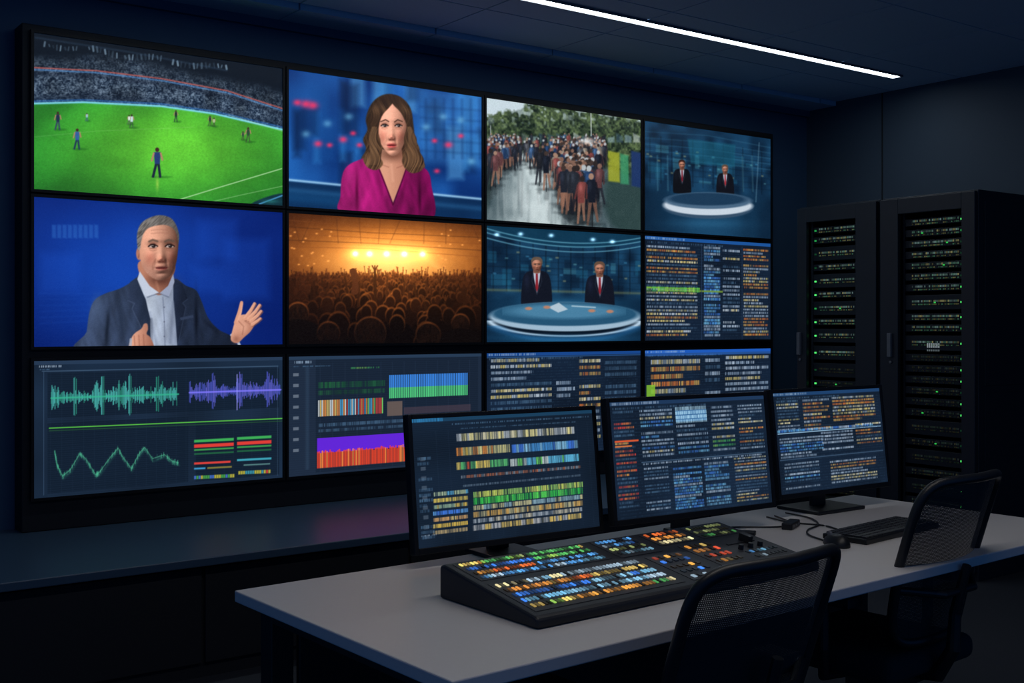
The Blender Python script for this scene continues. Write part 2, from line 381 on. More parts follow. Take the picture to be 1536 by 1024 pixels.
def p2(c):
    X,Y,U,V=c.X,c.Y,c.U,c.V; c.sat=1.12
    n=vn(U,V,9,5,11); c.fill(gl((12,42,96),(40,98,168),n))
    for i in range(46):
        x=random.uniform(445,720); w=random.uniform(6,26); y=random.uniform(105,230); h=random.uniform(20,80)
        col=random.choice([(24,70,130),(56,126,190),(8,26,58),(96,158,206),(10,34,72)])
        c.poly([(x,y),(x+w,y+1),(x+w,y+h),(x,y+h)],col,f=9,a=.5,smooth=False)
    c.poly([(625,130),(722,145),(722,250),(630,240)],(74,136,196),f=14,a=.35,smooth=False)
    for x in range(640,722,13): c.line([(x,150),(x,235)],3,(12,36,78),f=5,a=.35)
    for y in range(160,240,16): c.line([(632,y),(722,y+6)],2,(14,40,84),f=5,a=.3)
    for x,y,r in [(487,214,4),(503,216,3),(522,208,4),(536,199,3),(545,216,3),(470,157,5),(480,159,5),(652,210,3),(672,216,4),(690,203,3),(655,254,3),(458,155,4)]:
        c.blob(x,y,r*1.4,r*1.1,(235,60,100),.8)
    for x,y in [(470,200),(500,185),(530,175),(690,180),(705,240),(640,190),(665,175)]: c.blob(x,y,6,5,(140,205,236),.45)
    yb=265+(X-445)*.11
    c.comp(ALL,np.clip((Y-yb)/3,0,1)*.85,(12,38,68))
    c.comp(ALL,np.exp(-((Y-yb)/1.8)**2)*.8,(165,205,230))
    c.comp(ALL,np.exp(-((Y-yb-14)/4)**2)*.3,(60,120,170))
    c.comp(ALL,(Y>yb)*(X<520)*.35*np.exp(-((Y-yb-24)/9)**2),(30,90,140))
    hb=strands((36,26,20),(128,96,68),.75,.05,lambda X,Y:X+7*np.sin(Y/9),lambda X,Y:.45+.7*np.clip((Y-185)/55,0,1))
    c.poly([(588,142),(573,146),(561,158),(554,178),(556,194),(550,208),(554,222),(547,237),(553,249),(566,254),(600,256),(618,259),(630,258),(638,247),(632,233),(630,220),(624,206),(622,188),(618,163),(605,147)],hb,f=2)
    bl=cloth((150,34,104),(88,12,60),535,650,.75)
    c.poly([(519,313),(518,288),(520,262),(526,248),(540,239),(568,232),(582,250),(592,300),(606,252),(616,238),(632,246),(643,256),(647,275),(649,322),(590,330)],bl,f=1.5)
    skc=lambda X,Y:gl((206,152,128),(168,116,96),(X-582)/32)*(1-.25*np.clip((244-Y)/16,0,1))[...,None]
    c.poly([(577,222),(575,236),(567,236),(578,262),(592,300),(604,268),(613,243),(606,238),(605,222),(590,226)],skc,f=1.2,smooth=False)
    c.blob(592,230,13,7,(96,58,46),.75); c.line([(590,244),(592,268)],2,(236,184,160),f=4,a=.35)
    c.line([(576,244),(586,248)],1.5,(150,100,84),f=2,a=.6); c.line([(608,245),(598,249)],1.5,(140,92,76),f=2,a=.6)
    c.line([(566,234),(577,262),(592,302)],1.8,(70,8,46),f=1.5); c.line([(614,242),(605,268),(592,302)],1.8,(70,10,46),f=1.5)
    c.blob(541,285,2.5,26,(70,8,44),.8); c.blob(630,290,2.5,26,(50,6,34),.8); c.blob(530,262,6,14,(176,50,126),.55)
    c.blob(574,275,3,26,(100,14,66),.5,rot=-.2); c.blob(607,280,3,28,(84,12,56),.5,rot=.2)
    c.line([(603,160),(613,178),(612,202),(607,222)],5,(60,36,28),f=6,a=.5)
    face(c,[(572,166),(569,186),(572,206),(578,219),(586,229),(593,232),(601,227),(608,214),(612,196),(612,176),(607,162),(590,154),(577,159)],591,22.5,188,232.5,-.02,(238,186,162),(-.34,-.3,.85),.34,False,.44)
    for s_,ex in((-1,581),(1,600.5)): c.line([(ex-5.6,182.6-(s_<0)*.4),(ex-1.*s_,179.4),(ex+5.4,182.)],1.7,(60,40,32),a=.85,f=1.3)
    hf=strands((40,28,22),(140,106,76),.8,.045,lambda X,Y:X+6*np.sin(Y/10),lambda X,Y:.32+.8*np.clip((Y-180)/60,0,1)+.5*np.exp(-((Y-165)/8)**2))
    c.poly([(588,143),(576,147),(566,158),(560,178),(562,192),(555,206),(559,220),(550,235),(556,248),(569,252),(578,243),(573,230),(575,212),(572,198),(574,182),(579,171),(587,162),(593,153)],hf,f=1.6)
    c.poly([(588,143),(600,146),(611,155),(617,172),(619,191),(626,206),(627,220),(636,236),(635,251),(622,257),(611,252),(605,239),(610,226),(608,208),(612,190),(608,177),(602,167),(592,156)],hf,f=1.6)
    for i in range(10):
        o=i*1.4; c.line([(563+o*.5,190),(558+o*.8,210),(561+o*.7,224),(555+o*1.3,244)],.8,(166,130,96),a=.3,f=1.2); c.line([(613+o*.4,190),(615+o*.8,210),(613+o*1.1,226),(613+o*1.6,248)],.8,(158,120,88),a=.3,f=1.2)
    c.soften(1,2)
def p3(c):
    X,Y,U,V=c.X,c.Y,c.U,c.V; c.sat=1.08
    c.fill((192,206,214))
    n=vn(U,V,90,60,21)*.45+vn(U,V,30,22,22)*.35+vn(U,V,9,7,24)*.2
    yt=np.interp(X,[730,760,790,840,880,957],[172,170,156,156,164,176])+10*(vn(U,V,24,1,23)-.5)
    m=np.clip((Y-yt+12*(n-.5))/5,0,1); c.comp(ALL,m,gl((14,26,20),(110,128,86),(n-.25)*1.6))
    sky=np.clip((vn(U,V,50,36,28)-.62)*4,0,1)*np.clip((195-Y)/20,0,1)*.6; c.comp(ALL,sky,(190,206,212))
    yr=np.interp(X,[730,800,880,957],[228,222,236,268])
    nn=vn(U,V,40,14,27)
    road=gl((62,78,84),(190,202,204),np.exp(-((X-798-(Y-240)*.1)/(22+(Y-220)*.3))**2)*.95+.25*(nn-.5))
    c.comp(ALL,np.clip((Y-yr)/8,0,1),road)
    c.poly([(908,262),(957,268),(957,345),(930,345),(905,320)],(36,56,54),f=10,a=.7); c.poly([(725,250),(742,255),(735,300),(725,330)],(30,44,42),f=8,a=.7)
    for k in range(60):
        x=random.uniform(745,900); c.line([(x,random.uniform(250,290)),(x+random.uniform(-2,2),random.uniform(300,338))],random.uniform(1,3),random.choice([(40,50,56),(200,208,210),(60,56,60)]),a=.15,f=3)
    c.line([(884,158),(884,215)],1.2,(190,198,198)); c.line([(738,190),(738,240)],1.2,(150,160,160))
    for k in range(18):
        x=733+k*12.5; c.poly([(x,204+random.uniform(-6,4)),(x+10,205),(x+10,214),(x,214)],random.choice([(150,176,190),(50,74,100),(90,104,108),(196,204,206)]),f=2.5,a=.5,smooth=False)
    c.poly([(908,226),(925,229),(925,272),(908,270)],(150,156,50),f=3,smooth=False,a=.85); c.poly([(926,230),(938,233),(938,275),(926,274)],(60,140,100),f=3,smooth=False,a=.8); c.poly([(942,226),(957,229),(957,280),(942,277)],(30,50,90),f=3,smooth=False)
    L=[]
    for i in range(190):
        t=random.random(); y=200+t*18; x=random.uniform(733,905) if random.random()<.5 else random.choice([random.uniform(733,775),random.uniform(825,905)]); L.append((y,x,18+t*18))
    for i in range(120):
        t=random.random(); y=208+t*40; x=random.gauss(866,20-8*t); x=min(max(x,815),903); L.append((y,x,28+t*42))
    for x,y,h in [(738,222,58),(745,226,50),(752,222,44),(808,222,52),(818,226,56),(868,262,68),(884,258,74),(876,240,70),(860,240,68),(894,244,62),(850,230,60),(836,228,54)]: L.append((y,x,h))
    L.sort()
    for y,x,h in L:
        cl=random.choice([(20,24,34),(28,32,42),(34,38,46),(110,60,58),(52,76,108),(150,154,156),(70,72,78),(30,50,80),(86,56,58),(120,112,102),(26,28,34)])
        w=h*.085; lean=random.uniform(-.05,.05)*h
        c.ell(x,y+h,w*2.4,2,(24,30,34),f=3,a=.4); c.line([(x,y+h),(x,y+h*1.22)],w*1.4,(30,36,40),a=.3,f=3)
        sk=random.choice([(136,100,84),(110,80,68),(30,32,40),(24,26,34)])
        c.line([(x-w*.3,y+h*.5),(x-w*random.uniform(.2,1.6),y+h)],w*.9,sk,a=.85,f=1.2,w1=w*.5); c.line([(x+w*.4,y+h*.5),(x+w*random.uniform(.2,1.6),y+h*.94)],w*.9,sk,a=.85,f=1.2,w1=w*.5)
        if random.random()<.5: c.line([(x,y+h*.62),(x,y+h*1.05)],1.1,(14,16,20),a=.8)
        c.poly([(x-w+lean,y+h*.15),(x+lean,y+h*.12),(x+w+lean,y+h*.15),(x+w*.9,y+h*.40),(x+w*.8,y+h*.58),(x-w*.8,y+h*.58),(x-w*.9,y+h*.38)],cl,f=1.6,smooth=False)
        c.blob(x-w*.4+lean,y+h*.25,w*.5,h*.1,tuple(min(255,q*1.7+14) for q in cl),.5)
        c.line([(x-w*1.1+lean,y+h*.2),(x-w*1.5,y+h*.48)],w*.5,tuple(q*.9 for q in cl),a=.8,f=1.2); c.line([(x+w*1.1+lean,y+h*.2),(x+w*1.4,y+h*.48)],w*.5,tuple(q*.8 for q in cl),a=.8,f=1.2)
        c.ell(x+lean,y+h*.07,w*.62,h*.062,random.choice([(150,120,104),(40,34,34),(60,48,44),(170,176,180),(120,92,80)]),f=1.3)
    c.blob(878,212,11,4,(235,240,240),.75)
    c.soften(1,4)
def suit(c,x,y,s,hair,tie,coat=(16,20,32),skin=(178,128,106)):
    P=lambda a,b:(x+a*s,y+b*s)
    c.poly([P(-8,9),P(-17,14),P(-21,30),P(-22,60),P(-15,66),P(16,66),P(21,58),P(20,30),P(16,14),P(7,9)],coat,f=1.2)
    c.blob(x-14*s,y+24*s,4*s,12*s,tuple(q*2.2 for q in coat),.4)
    c.poly([P(-5,9),P(5,9),P(4,20),P(0,42),P(-4,20)],(176,184,198),f=.8,smooth=False)
    c.poly([P(-1.5,13),P(1.5,13),P(2,34),P(0,40),P(-2,34)],tie,f=.8,smooth=False)
    c.line([P(-5,10),P(-7,24),P(0,44)],1,(44,50,66),a=.6); c.line([P(5,10),P(7,24),P(0,44)],1,(44,50,66),a=.6)
    c.poly([P(-4,6),P(4,6),P(4,12),P(-4,12)],(120,80,64),f=1)
    face(c,[P(-6.6,-4),P(-6.8,2),P(-4.5,8),P(0,10.5),P(4.5,8),P(6.8,2),P(6.6,-4),P(0,-9)],x,6.8*s,y-.4*s,y+10.5*s,.05,tuple(min(255,q*1.15) for q in skin),(-.2,-.6,.7),.3,True)
    c.poly([P(-7.2,0),P(-7.8,-7),P(-4,-11.5),P(4,-11.5),P(7.8,-7),P(7.2,0),P(6.2,-5),P(0,-7.4),P(-6.2,-5)],hair,f=1.2)
def studio(c,seed):
    X,Y,U,V=c.X,c.Y,c.U,c.V
    n=vn(U,V,14,9,seed); c.fill(gl((8,26,46),(26,70,104),n*.9))
    r=random.Random(seed)
    for i in range(26):
        u=r.random();v=r.uniform(.18,.5);ww=r.uniform(.02,.1);hh=r.uniform(.02,.14)
        c.urect(u,v,u+ww,v+hh,r.choice([(10,34,58),(30,94,124),(64,130,150),(8,20,36)]),.4)
    for i in range(7): c.urect(0,.18+i*.055,1,.185+i*.055,(6,18,32),.45)
    for i in range(13): c.urect(.04+i*.08,.12,.047+i*.08,.56,(5,15,28),.5)
    for i in range(26): 
        u=r.random();v=r.uniform(.2,.5); c.urect(u,v,u+.02,v+.014,r.choice([(90,150,160),(150,150,110),(60,130,170)]),.5)
    c.soften(4,0)
def p7(c):
    studio(c,31); X,Y,U,V=c.X,c.Y,c.U,c.V
    c.comp(ALL,np.clip((.16-.4*(U-.5)**2-V)/.02,0,1)*.9,(14,52,76))
    for k in(0,.035,.08): c.comp(ALL,np.exp(-((V-(.11+k-.34*(U-.5)**2))/.006)**2)*.6,(110,180,205))
    for x,y in[(779,351),(823,353),(883,359),(911,362),(745,352)]: c.blob(x,y,3.4,2.6,(200,235,255),.9,'add')
    c.comp(ALL,np.exp(-((V-.55)/.012)**2)*.35,(150,150,90))
    c.comp(ALL,np.clip((V-.58)/.06,0,1)*.9,gl((8,30,52),(30,84,120),np.exp(-((U-.5)/.35)**2)))
    suit(c,802,398,1.02,(96,78,66),(130,34,44)); suit(c,892,404,.98,(96,72,58),(130,34,44))
    c.ell(842,484,107,27,(6,18,32),f=3); c.ell(842,476,108,22,(150,176,196),f=1.5); c.ell(842,472,105,18,(34,78,108),f=2)
    c.ell(840,468,80,11,(78,132,164),f=6,a=.8); c.poly([(818,462),(833,455),(846,465),(832,470)],(186,200,210),f=1.2,smooth=False,a=.85)
    c.line([(852,460),(885,462)],2,(200,215,222),a=.6)
    for x,y in [(790,464),(816,462),(880,467),(906,468)]: c.ell(x,y,5,2.4,(172,122,100),f=1.5)
    c.comp(ALL,np.exp(-(((np.sqrt(((X-842)/108)**2+((Y-480)/25)**2)-1)*24)/1.3)**2)*(Y>482)*.9,(190,215,235))
    c.comp(ALL,np.exp(-(((np.sqrt(((X-842)/104)**2+((Y-484)/26)**2)-1)*24)/2.5)**2)*(Y>490)*.5,(40,110,170))
    c.blob(842,508,80,5,(40,110,160),.5); c.soften(1,2)
def p4(c):
    studio(c,41); X,Y,U,V=c.X,c.Y,c.U,c.V
    for k in range(5): c.line([(966,200+k*9),(1060,205+k*10),(1152,222+k*8)],1,(70,130,160),a=.3,f=2)
    c.poly([(1030,210),(1100,218),(1098,250),(1034,246)],(24,96,120),f=3,a=.5,smooth=False)
    c.comp(ALL,np.clip((V-.55)/.1,0,1)*.85,gl((6,22,40),(24,66,98),np.exp(-((U-.5)/.4)**2)))
    suit(c,1021,248,.62,(50,26,20),(110,20,34),coat=(12,14,20)); suit(c,1084,254,.6,(90,70,58),(150,40,50),coat=(14,16,24))
    c.ell(1058,309,65,16,(50,74,98),f=1.5); c.ell(1058,306,65,14,(190,202,214),f=1.5); c.ell(1058,299,64,12,(70,98,124),f=1.5); c.ell(1057,297,57,9,(26,54,80),f=2)
    c.blob(1058,332,50,6,(50,110,150),.35); c.line([(1135,215),(1128,300)],2,(110,150,170),a=.3)
    for x in(985,1000,1110,1124): c.line([(x,235),(x,285)],2,(90,150,170),a=.3,f=2)
    c.soften(1,2)
def p5(c):
    X,Y,U,V=c.X,c.Y,c.U,c.V; c.sat=1.08
    n=vn(U,V,8,5,51)
    c.fill(gl((8,26,90),(24,70,166),np.exp(-((X-190)/150)**2-((Y-400)/110)**2)*.85+.15*n))
    for k in range(9): c.poly([(78+k*8,337),(84+k*8,338),(84+k*8,358),(78+k*8,357)],(70,130,205),f=2.5,a=.3,smooth=False)
    for k in range(6): c.line([(60,440+k*9),(150,441+k*8)],1.5,(40,90,180),a=.12,f=3)
    for x,y,w,h in[(300,330,60,60),(340,360,70,90),(60,380,60,60),(290,400,50,40)]: c.poly([(x,y),(x+w,y),(x+w,y+h),(x,y+h)],(34,84,190),f=16,a=.22,smooth=False)
    coat=cloth((54,66,90),(24,31,46),135,330,.6)
    c.poly([(124,530),(130,498),(134,470),(142,451),(158,441),(182,433),(204,420),(214,413),(240,452),(262,420),(282,430),(297,437),(306,455),(315,478),(331,496),(350,506),(356,516),(352,530)],coat,f=1.3)
    c.line([(351,505),(359,511),(364,522)],4,(170,180,196),f=1.2)
    sh=cloth((176,186,202),(118,128,148),226,268,.4)
    c.poly([(210,410),(208,424),(220,450),(226,480),(228,525),(268,525),(265,480),(262,450),(262,420),(255,412)],sh,f=1.2,smooth=False)
    c.line([(246,447),(248,480),(249,522)],1.2,(96,104,126),a=.8,f=1.5)
    for y in(462,484,506): c.ell(248,y,1.1,1.1,(90,96,112))
    c.line([(226,470),(236,520)],3,(110,120,142),f=5,a=.55); c.line([(262,455),(257,515)],3,(98,108,130),f=5,a=.6)
    c.poly([(212,392),(212,416),(226,436),(241,444),(254,434),(261,418),(262,396)],lambda X,Y:gl((176,122,100),(112,72,58),(X-215)/48),f=1.5)
    c.blob(244,421,19,8,(80,48,40),.85); c.line([(236,424),(240,438)],3,(190,138,114),f=4,a=.4)
    c.poly([(211,408),(207,420),(222,446),(240,440),(226,430)],(186,194,210),f=1.2,smooth=False); c.poly([(262,412),(264,424),(255,446),(241,441),(254,430)],(146,154,176),f=1.2,smooth=False)
    c.line([(222,447),(240,441),(255,447)],1.4,(90,98,120),f=2,a=.8)
    c.poly([(206,417),(196,424),(193,452),(203,456),(199,464),(226,520),(227,480),(219,450)],cloth((44,54,76),(30,38,54),195,228,.3),f=1.2,smooth=False)
    c.poly([(264,420),(276,427),(284,450),(276,456),(281,462),(268,520),(266,480),(263,450)],cloth((32,40,58),(22,28,42),262,284,.3),f=1.2,smooth=False)
    c.line([(193,452),(203,456),(199,464),(226,520)],1.1,(82,96,124),a=.5,f=1.6); c.line([(284,450),(276,456),(281,462),(269,518)],1.1,(60,72,96),a=.5,f=1.6)
    c.line([(228,480),(229,520)],3,(60,66,82),f=4,a=.6)
    c.blob(161,495,3,30,(18,24,36),.8,rot=.08); c.blob(182,480,4,26,(26,34,50),.5,rot=-.1); c.blob(297,480,3,34,(12,16,26),.9); c.blob(146,462,8,16,(80,98,130),.5); c.blob(320,492,14,3,(16,20,32),.6,rot=.7)
    c.poly([(272,478),(292,474),(293,478),(273,482)],(46,56,78),f=1,smooth=False)
    c.ell(210.5,381,5,10,(170,116,96),f=1.4); c.line([(208,374),(211.5,378),(209,387)],1.4,(110,66,54),f=1.6,a=.7)
    face(c,[(212,345),(210,364),(211,384),(215,401),(224,413),(237,421),(250,420),(261,411),(267,394),(270,372),(270,350),(262,336),(240,330),(222,334)],240.5,30.5,370,421.5,.12,(230,178,152),(-.5,-.32,.8),.30,True,.42)
    for ex,o in((232,0),(256.5,0)): c.line([(ex-6.6,363.),(ex-1,360.4),(ex+6.2,362.6)],3.,(88,72,62),a=.8,f=1.6)
    for y in(346,351): c.line([(229,y),(243,y-1.4),(257,y)],1.1,(150,100,84),f=2,a=.5)
    c.line([(235,390),(230.5,398),(231,405)],1.8,(140,92,76),f=2.5,a=.6); c.line([(255,391),(260,398),(259,405)],1.8,(110,70,58),f=2.5,a=.6)
    hr=strands((70,66,64),(178,172,166),.55,.16,lambda X,Y:X+(Y-330)*.9,lambda X,Y:1.05-.012*(X-210))
    c.poly([(208,374),(207,352),(213,336),(226,327),(242,323),(258,327),(267,338),(271.5,354),(270,366),(268,353),(262,343),(250,338),(236,339),(224,343),(217,351),(213.5,362),(211.5,374)],hr,f=1.8)
    sk=(206,150,126); sd=(128,82,68)
    palm=lambda X,Y:gl((218,164,140),(160,108,90),(X-352)/40+(Y-490)/60)
    c.poly([(350,512),(353,496),(357,484),(362,476),(374,474),(385,478),(388,486),(381,499),(371,508),(360,517)],palm,f=1.4)
    c.line([(359,486),(364,470),(367,456)],8,sk,w1=4.8,f=1.2); c.line([(361,484),(366,470),(368.5,458)],3,(232,180,156),w1=1.5,f=2,a=.5)
    for pts,w in (([(372,480),(381,468),(387,457.5)],6.2),([(377,481),(388,470),(395,460)],6.2),([(381,484),(391,476),(397,469)],5.8),([(383,489),(391,484),(396,480)],5)):
        c.line([(p[0]+1.4,p[1]+1.2) for p in pts],w,sd,w1=w*.7,a=.75,f=1.5); c.line(pts,w,sk,w1=w*.62,f=1.2); c.line([(p[0]-1,p[1]-1) for p in pts],w*.3,(232,182,158),w1=w*.2,a=.5,f=2)
    c.blob(370,494,7,8,(230,178,154),.5); c.line([(362,484),(370,492),(368,504)],1.2,sd,f=2.2,a=.6); c.line([(372,484),(380,489)],1,sd,f=2,a=.5); c.blob(358,511,5,5,sd,.6)
    c.poly([(196,524),(198,508),(204,500),(213,494),(217,487),(222,487),(223,495),(221,502),(227,508),(230,524)],lambda X,Y:gl((214,158,134),(150,100,84),(X-200)/30),f=1.4)
    for k in range(3): c.line([(202+k*7,505-k),(203+k*7,520)],1.4,(130,80,66),f=2,a=.6)
    c.line([(196,522),(197,510)],4,(160,168,184),a=.8)
    c.soften(1,2)
def p6(c):
    X,Y,U,V=c.X,c.Y,c.U,c.V
    g=np.exp(-(((X-588)/115)**2+((Y-386)/56)**2)**.8)
    n=vn(U,V,26,14,61)*.5+vn(U,V,70,40,62)*.5
    c.fill(gl((62,28,12),(240,140,52),g*1.1+.12*(n-.5)))
    g2=np.exp(-((X-588)/70)**2-((Y-394)/28)**2); c.comp(ALL,g2*.8,(255,208,124))
    c.comp(ALL,np.clip((345-Y+(X-445)*.05)/30,0,1)*.55,(36,16,10))
    for k in range(9):
        x=450+k*31; c.line([(x,322),(x+random.uniform(-20,20),366)],1.2,(60,30,16),a=.4,f=1.5) 
    for k in range(5): c.line([(445,332+k*10),(560,342+k*8),(718,346+k*10)],1.4,(48,24,12) if k%2 else (110,58,26),a=.45,f=1.5)
    for k in range(30): c.blob(random.choice([random.uniform(448,520),random.uniform(650,715)]),random.uniform(345,402),1.6,1.2,(246,160,80),.8)
    c.comp(ALL,np.clip((Y-424)/34,0,1)*.65,(60,27,14))
    for k in range(9):
        a=random.uniform(-1.2,1.2); c.poly([(588+a*40-1,384),(588+a*40+1,384),(588+a*95+8,430),(588+a*95-8,430)],(255,196,110),f=8,a=.16,smooth=False)
    rows=[(415,2.4,110),(421,3.2,96),(430,4.2,74),(440,5.6,54),(452,7.6,38),(467,10.5,26),(486,14,16),(506,19,9)]
    for ri,(y,r,nn) in enumerate(rows):
        k=ri/7
        for i in range(nn):
            x=445+273*(i+random.uniform(-.3,1.3))/nn; yy=y+random.uniform(-r*1.4,r*1.4); q_=random.uniform(.75,1.2); r2=r*q_
            rim=max(0,1-abs(x-588)/140)*(1-.4*k)
            c1=np.array((236*rim+50,132*rim+22,54*rim+10)); body=np.array((52,24,12))*(1-.7*k)*(.7+.6*random.random())
            hr=r2*random.uniform(.62,.78)
            c.poly([(x-r2*.5,yy+r2*.7),(x-r2*1.3,yy+r2*1.3),(x-r2*1.7,yy+r2*3.4),(x+r2*1.7,yy+r2*3.4),(x+r2*1.3,yy+r2*1.3),(x+r2*.5,yy+r2*.7)],body*.8,f=1.8)
            c.ell(x+(588-x)*.004,yy-.7,hr,r2*.98,c1,f=2,a=.55); c.ell(x+random.choice([-.3,.3])*k,yy+r2*.12,hr*.96,r2*.98,body,f=2)
            if random.random()<.42 and ri<6:
                dx=random.uniform(-r,r); h=r*random.uniform(1.8,4.4)
                c.line([(x+r*1.2,yy+r),(x+r+dx,yy-h)],r*.45,body*.8+c1*.12,a=.95,w1=r*.3,f=1.2)
                for q in(-.35,0,.35): c.line([(x+r+dx,yy-h),(x+r+dx+q*r,yy-h-r*.7)],r*.18,body+c1*.25,f=1)
    c.poly([(532,442),(534,425),(530,408),(536,404),(540,412),(542,440)],(64,32,18),f=1)
    for x,y,r in[(458,472,16),(500,502,17),(558,502,24),(640,506,19),(686,488,14)]:
        c.ell(x,y-1.5,r*.92,r,(170,88,40),f=2.5,a=.65); c.ell(x,y+.6,r*.92,r,strands((16,9,6),(46,23,12),.35,.12),f=2.5); c.poly([(x-r*.6,y+r*.6),(x-r*1.9,y+r*1.3),(x-r*2,y+r*3),(x+r*2,y+r*3),(x+r*1.9,y+r*1.3),(x+r*.6,y+r*.6)],(14,8,6),f=2)
    c.comp(ALL,g*.24,(255,150,60),'add')
    for x in(538,558,582,607,633): 
        c.blob(x,382,15,11,(255,170,70),.4,'add'); c.blob(x,382,3.8,3.8,(255,245,200),1.,'add')
    c.comp(ALL,np.clip((Y-460)/80,0,.5),(10,6,6)); c.soften(1,3)
# ---- data screens
YW=[(226,204,120),(200,212,222),(236,222,170)];BL=[(80,154,226),(120,196,240),(60,116,206)];OR=[(228,146,62),(206,110,50),(236,182,88)]
GN=[(80,200,96),(140,220,86),(60,160,76)];WH=[(176,194,214),(146,168,192)];DM=[(70,102,132),(56,84,112)];RD=[(220,66,52),(236,120,60)]
def uibase(c,header=(28,84,156),bg=(16,28,45)):
    c.fill(bg); n=vn(c.U,c.V,6,4,int(c.W)+3); c.img*=(.85+.4*n)[...,None]
    for k in range(26): c.urect(0,k/26,1,k/26+.003,(26,42,62),.5)
    for k in range(34): 
        v=.07+k*.0275; c.ticks(.02,v,.98,v+.010,[(40,66,92),(56,84,110)],.35,.6,1)
    c.urect(0,0,1,.035,header,.9); c.ticks(.01,.008,.3,.028,WH,.7,cell=2)
    c.ticks(.02,.05,.6,.066,DM,.8,word=.4)
def table(c,u0,u1,v0,v1,rows,pals,fill=.8,h=.55,word=.12,a=1.,solid=.22):
    dv=(v1-v0)/rows
    for r in range(rows):
        if random.random()>fill: continue
        e=u1 if random.random()<.75 else u0+(u1-u0)*random.uniform(.5,1)
        c.ticks(u0,v0+r*dv,e,v0+r*dv+dv*h,random.choice(pals),a*random.uniform(.7,1.),word,random.choice([1,2,2]),solid)
def p8(c):
    uibase(c)
    table(c,.02,.40,.09,.97,26,[OR,WH,YW,DM,YW],.92)
    table(c,.45,.58,.07,.97,30,[BL,WH,WH,BL],.97,h=.75,solid=.35)
    table(c,.60,.74,.09,.97,22,[WH,DM,YW],.75)
    table(c,.77,.98,.07,.97,28,[YW,OR,WH,OR],.9,h=.6)
    c.urect(.02,.485,.42,.50,(120,170,50),.8); c.urect(.10,.505,.6,.525,(150,190,50),.55)
    c.ticks(.02,.48,.42,.53,GN,.7)
    c.urect(.43,.05,.435,1,(40,60,90),.7); c.urect(.755,.05,.76,1,(40,60,90),.7)
def p11(c):
    uibase(c,(24,70,140)); c.urect(.0,.04,1,.05,(60,130,220),.4)
    table(c,.03,.40,.06,.97,16,[YW,WH,DM,YW],.95,h=.5); table(c,.58,.72,.08,.9,13,[WH,YW,OR],.9,h=.5); table(c,.43,.55,.1,.97,14,[DM,WH],.6)
    table(c,.75,.97,.1,.95,14,[DM,WH,DM],.6)
def p12(c):
    uibase(c,(30,90,190)); c.urect(0,.035,1,.06,(50,120,230),.5)
    table(c,.05,.42,.10,.95,11,[OR,OR,YW],.95,h=.6,solid=.3); table(c,.62,.98,.08,.95,15,[WH,YW,WH],.95,h=.55); table(c,.46,.58,.1,.95,12,[DM,WH],.8)
    c.urect(.02,.36,.08,.5,(130,190,50),.8)
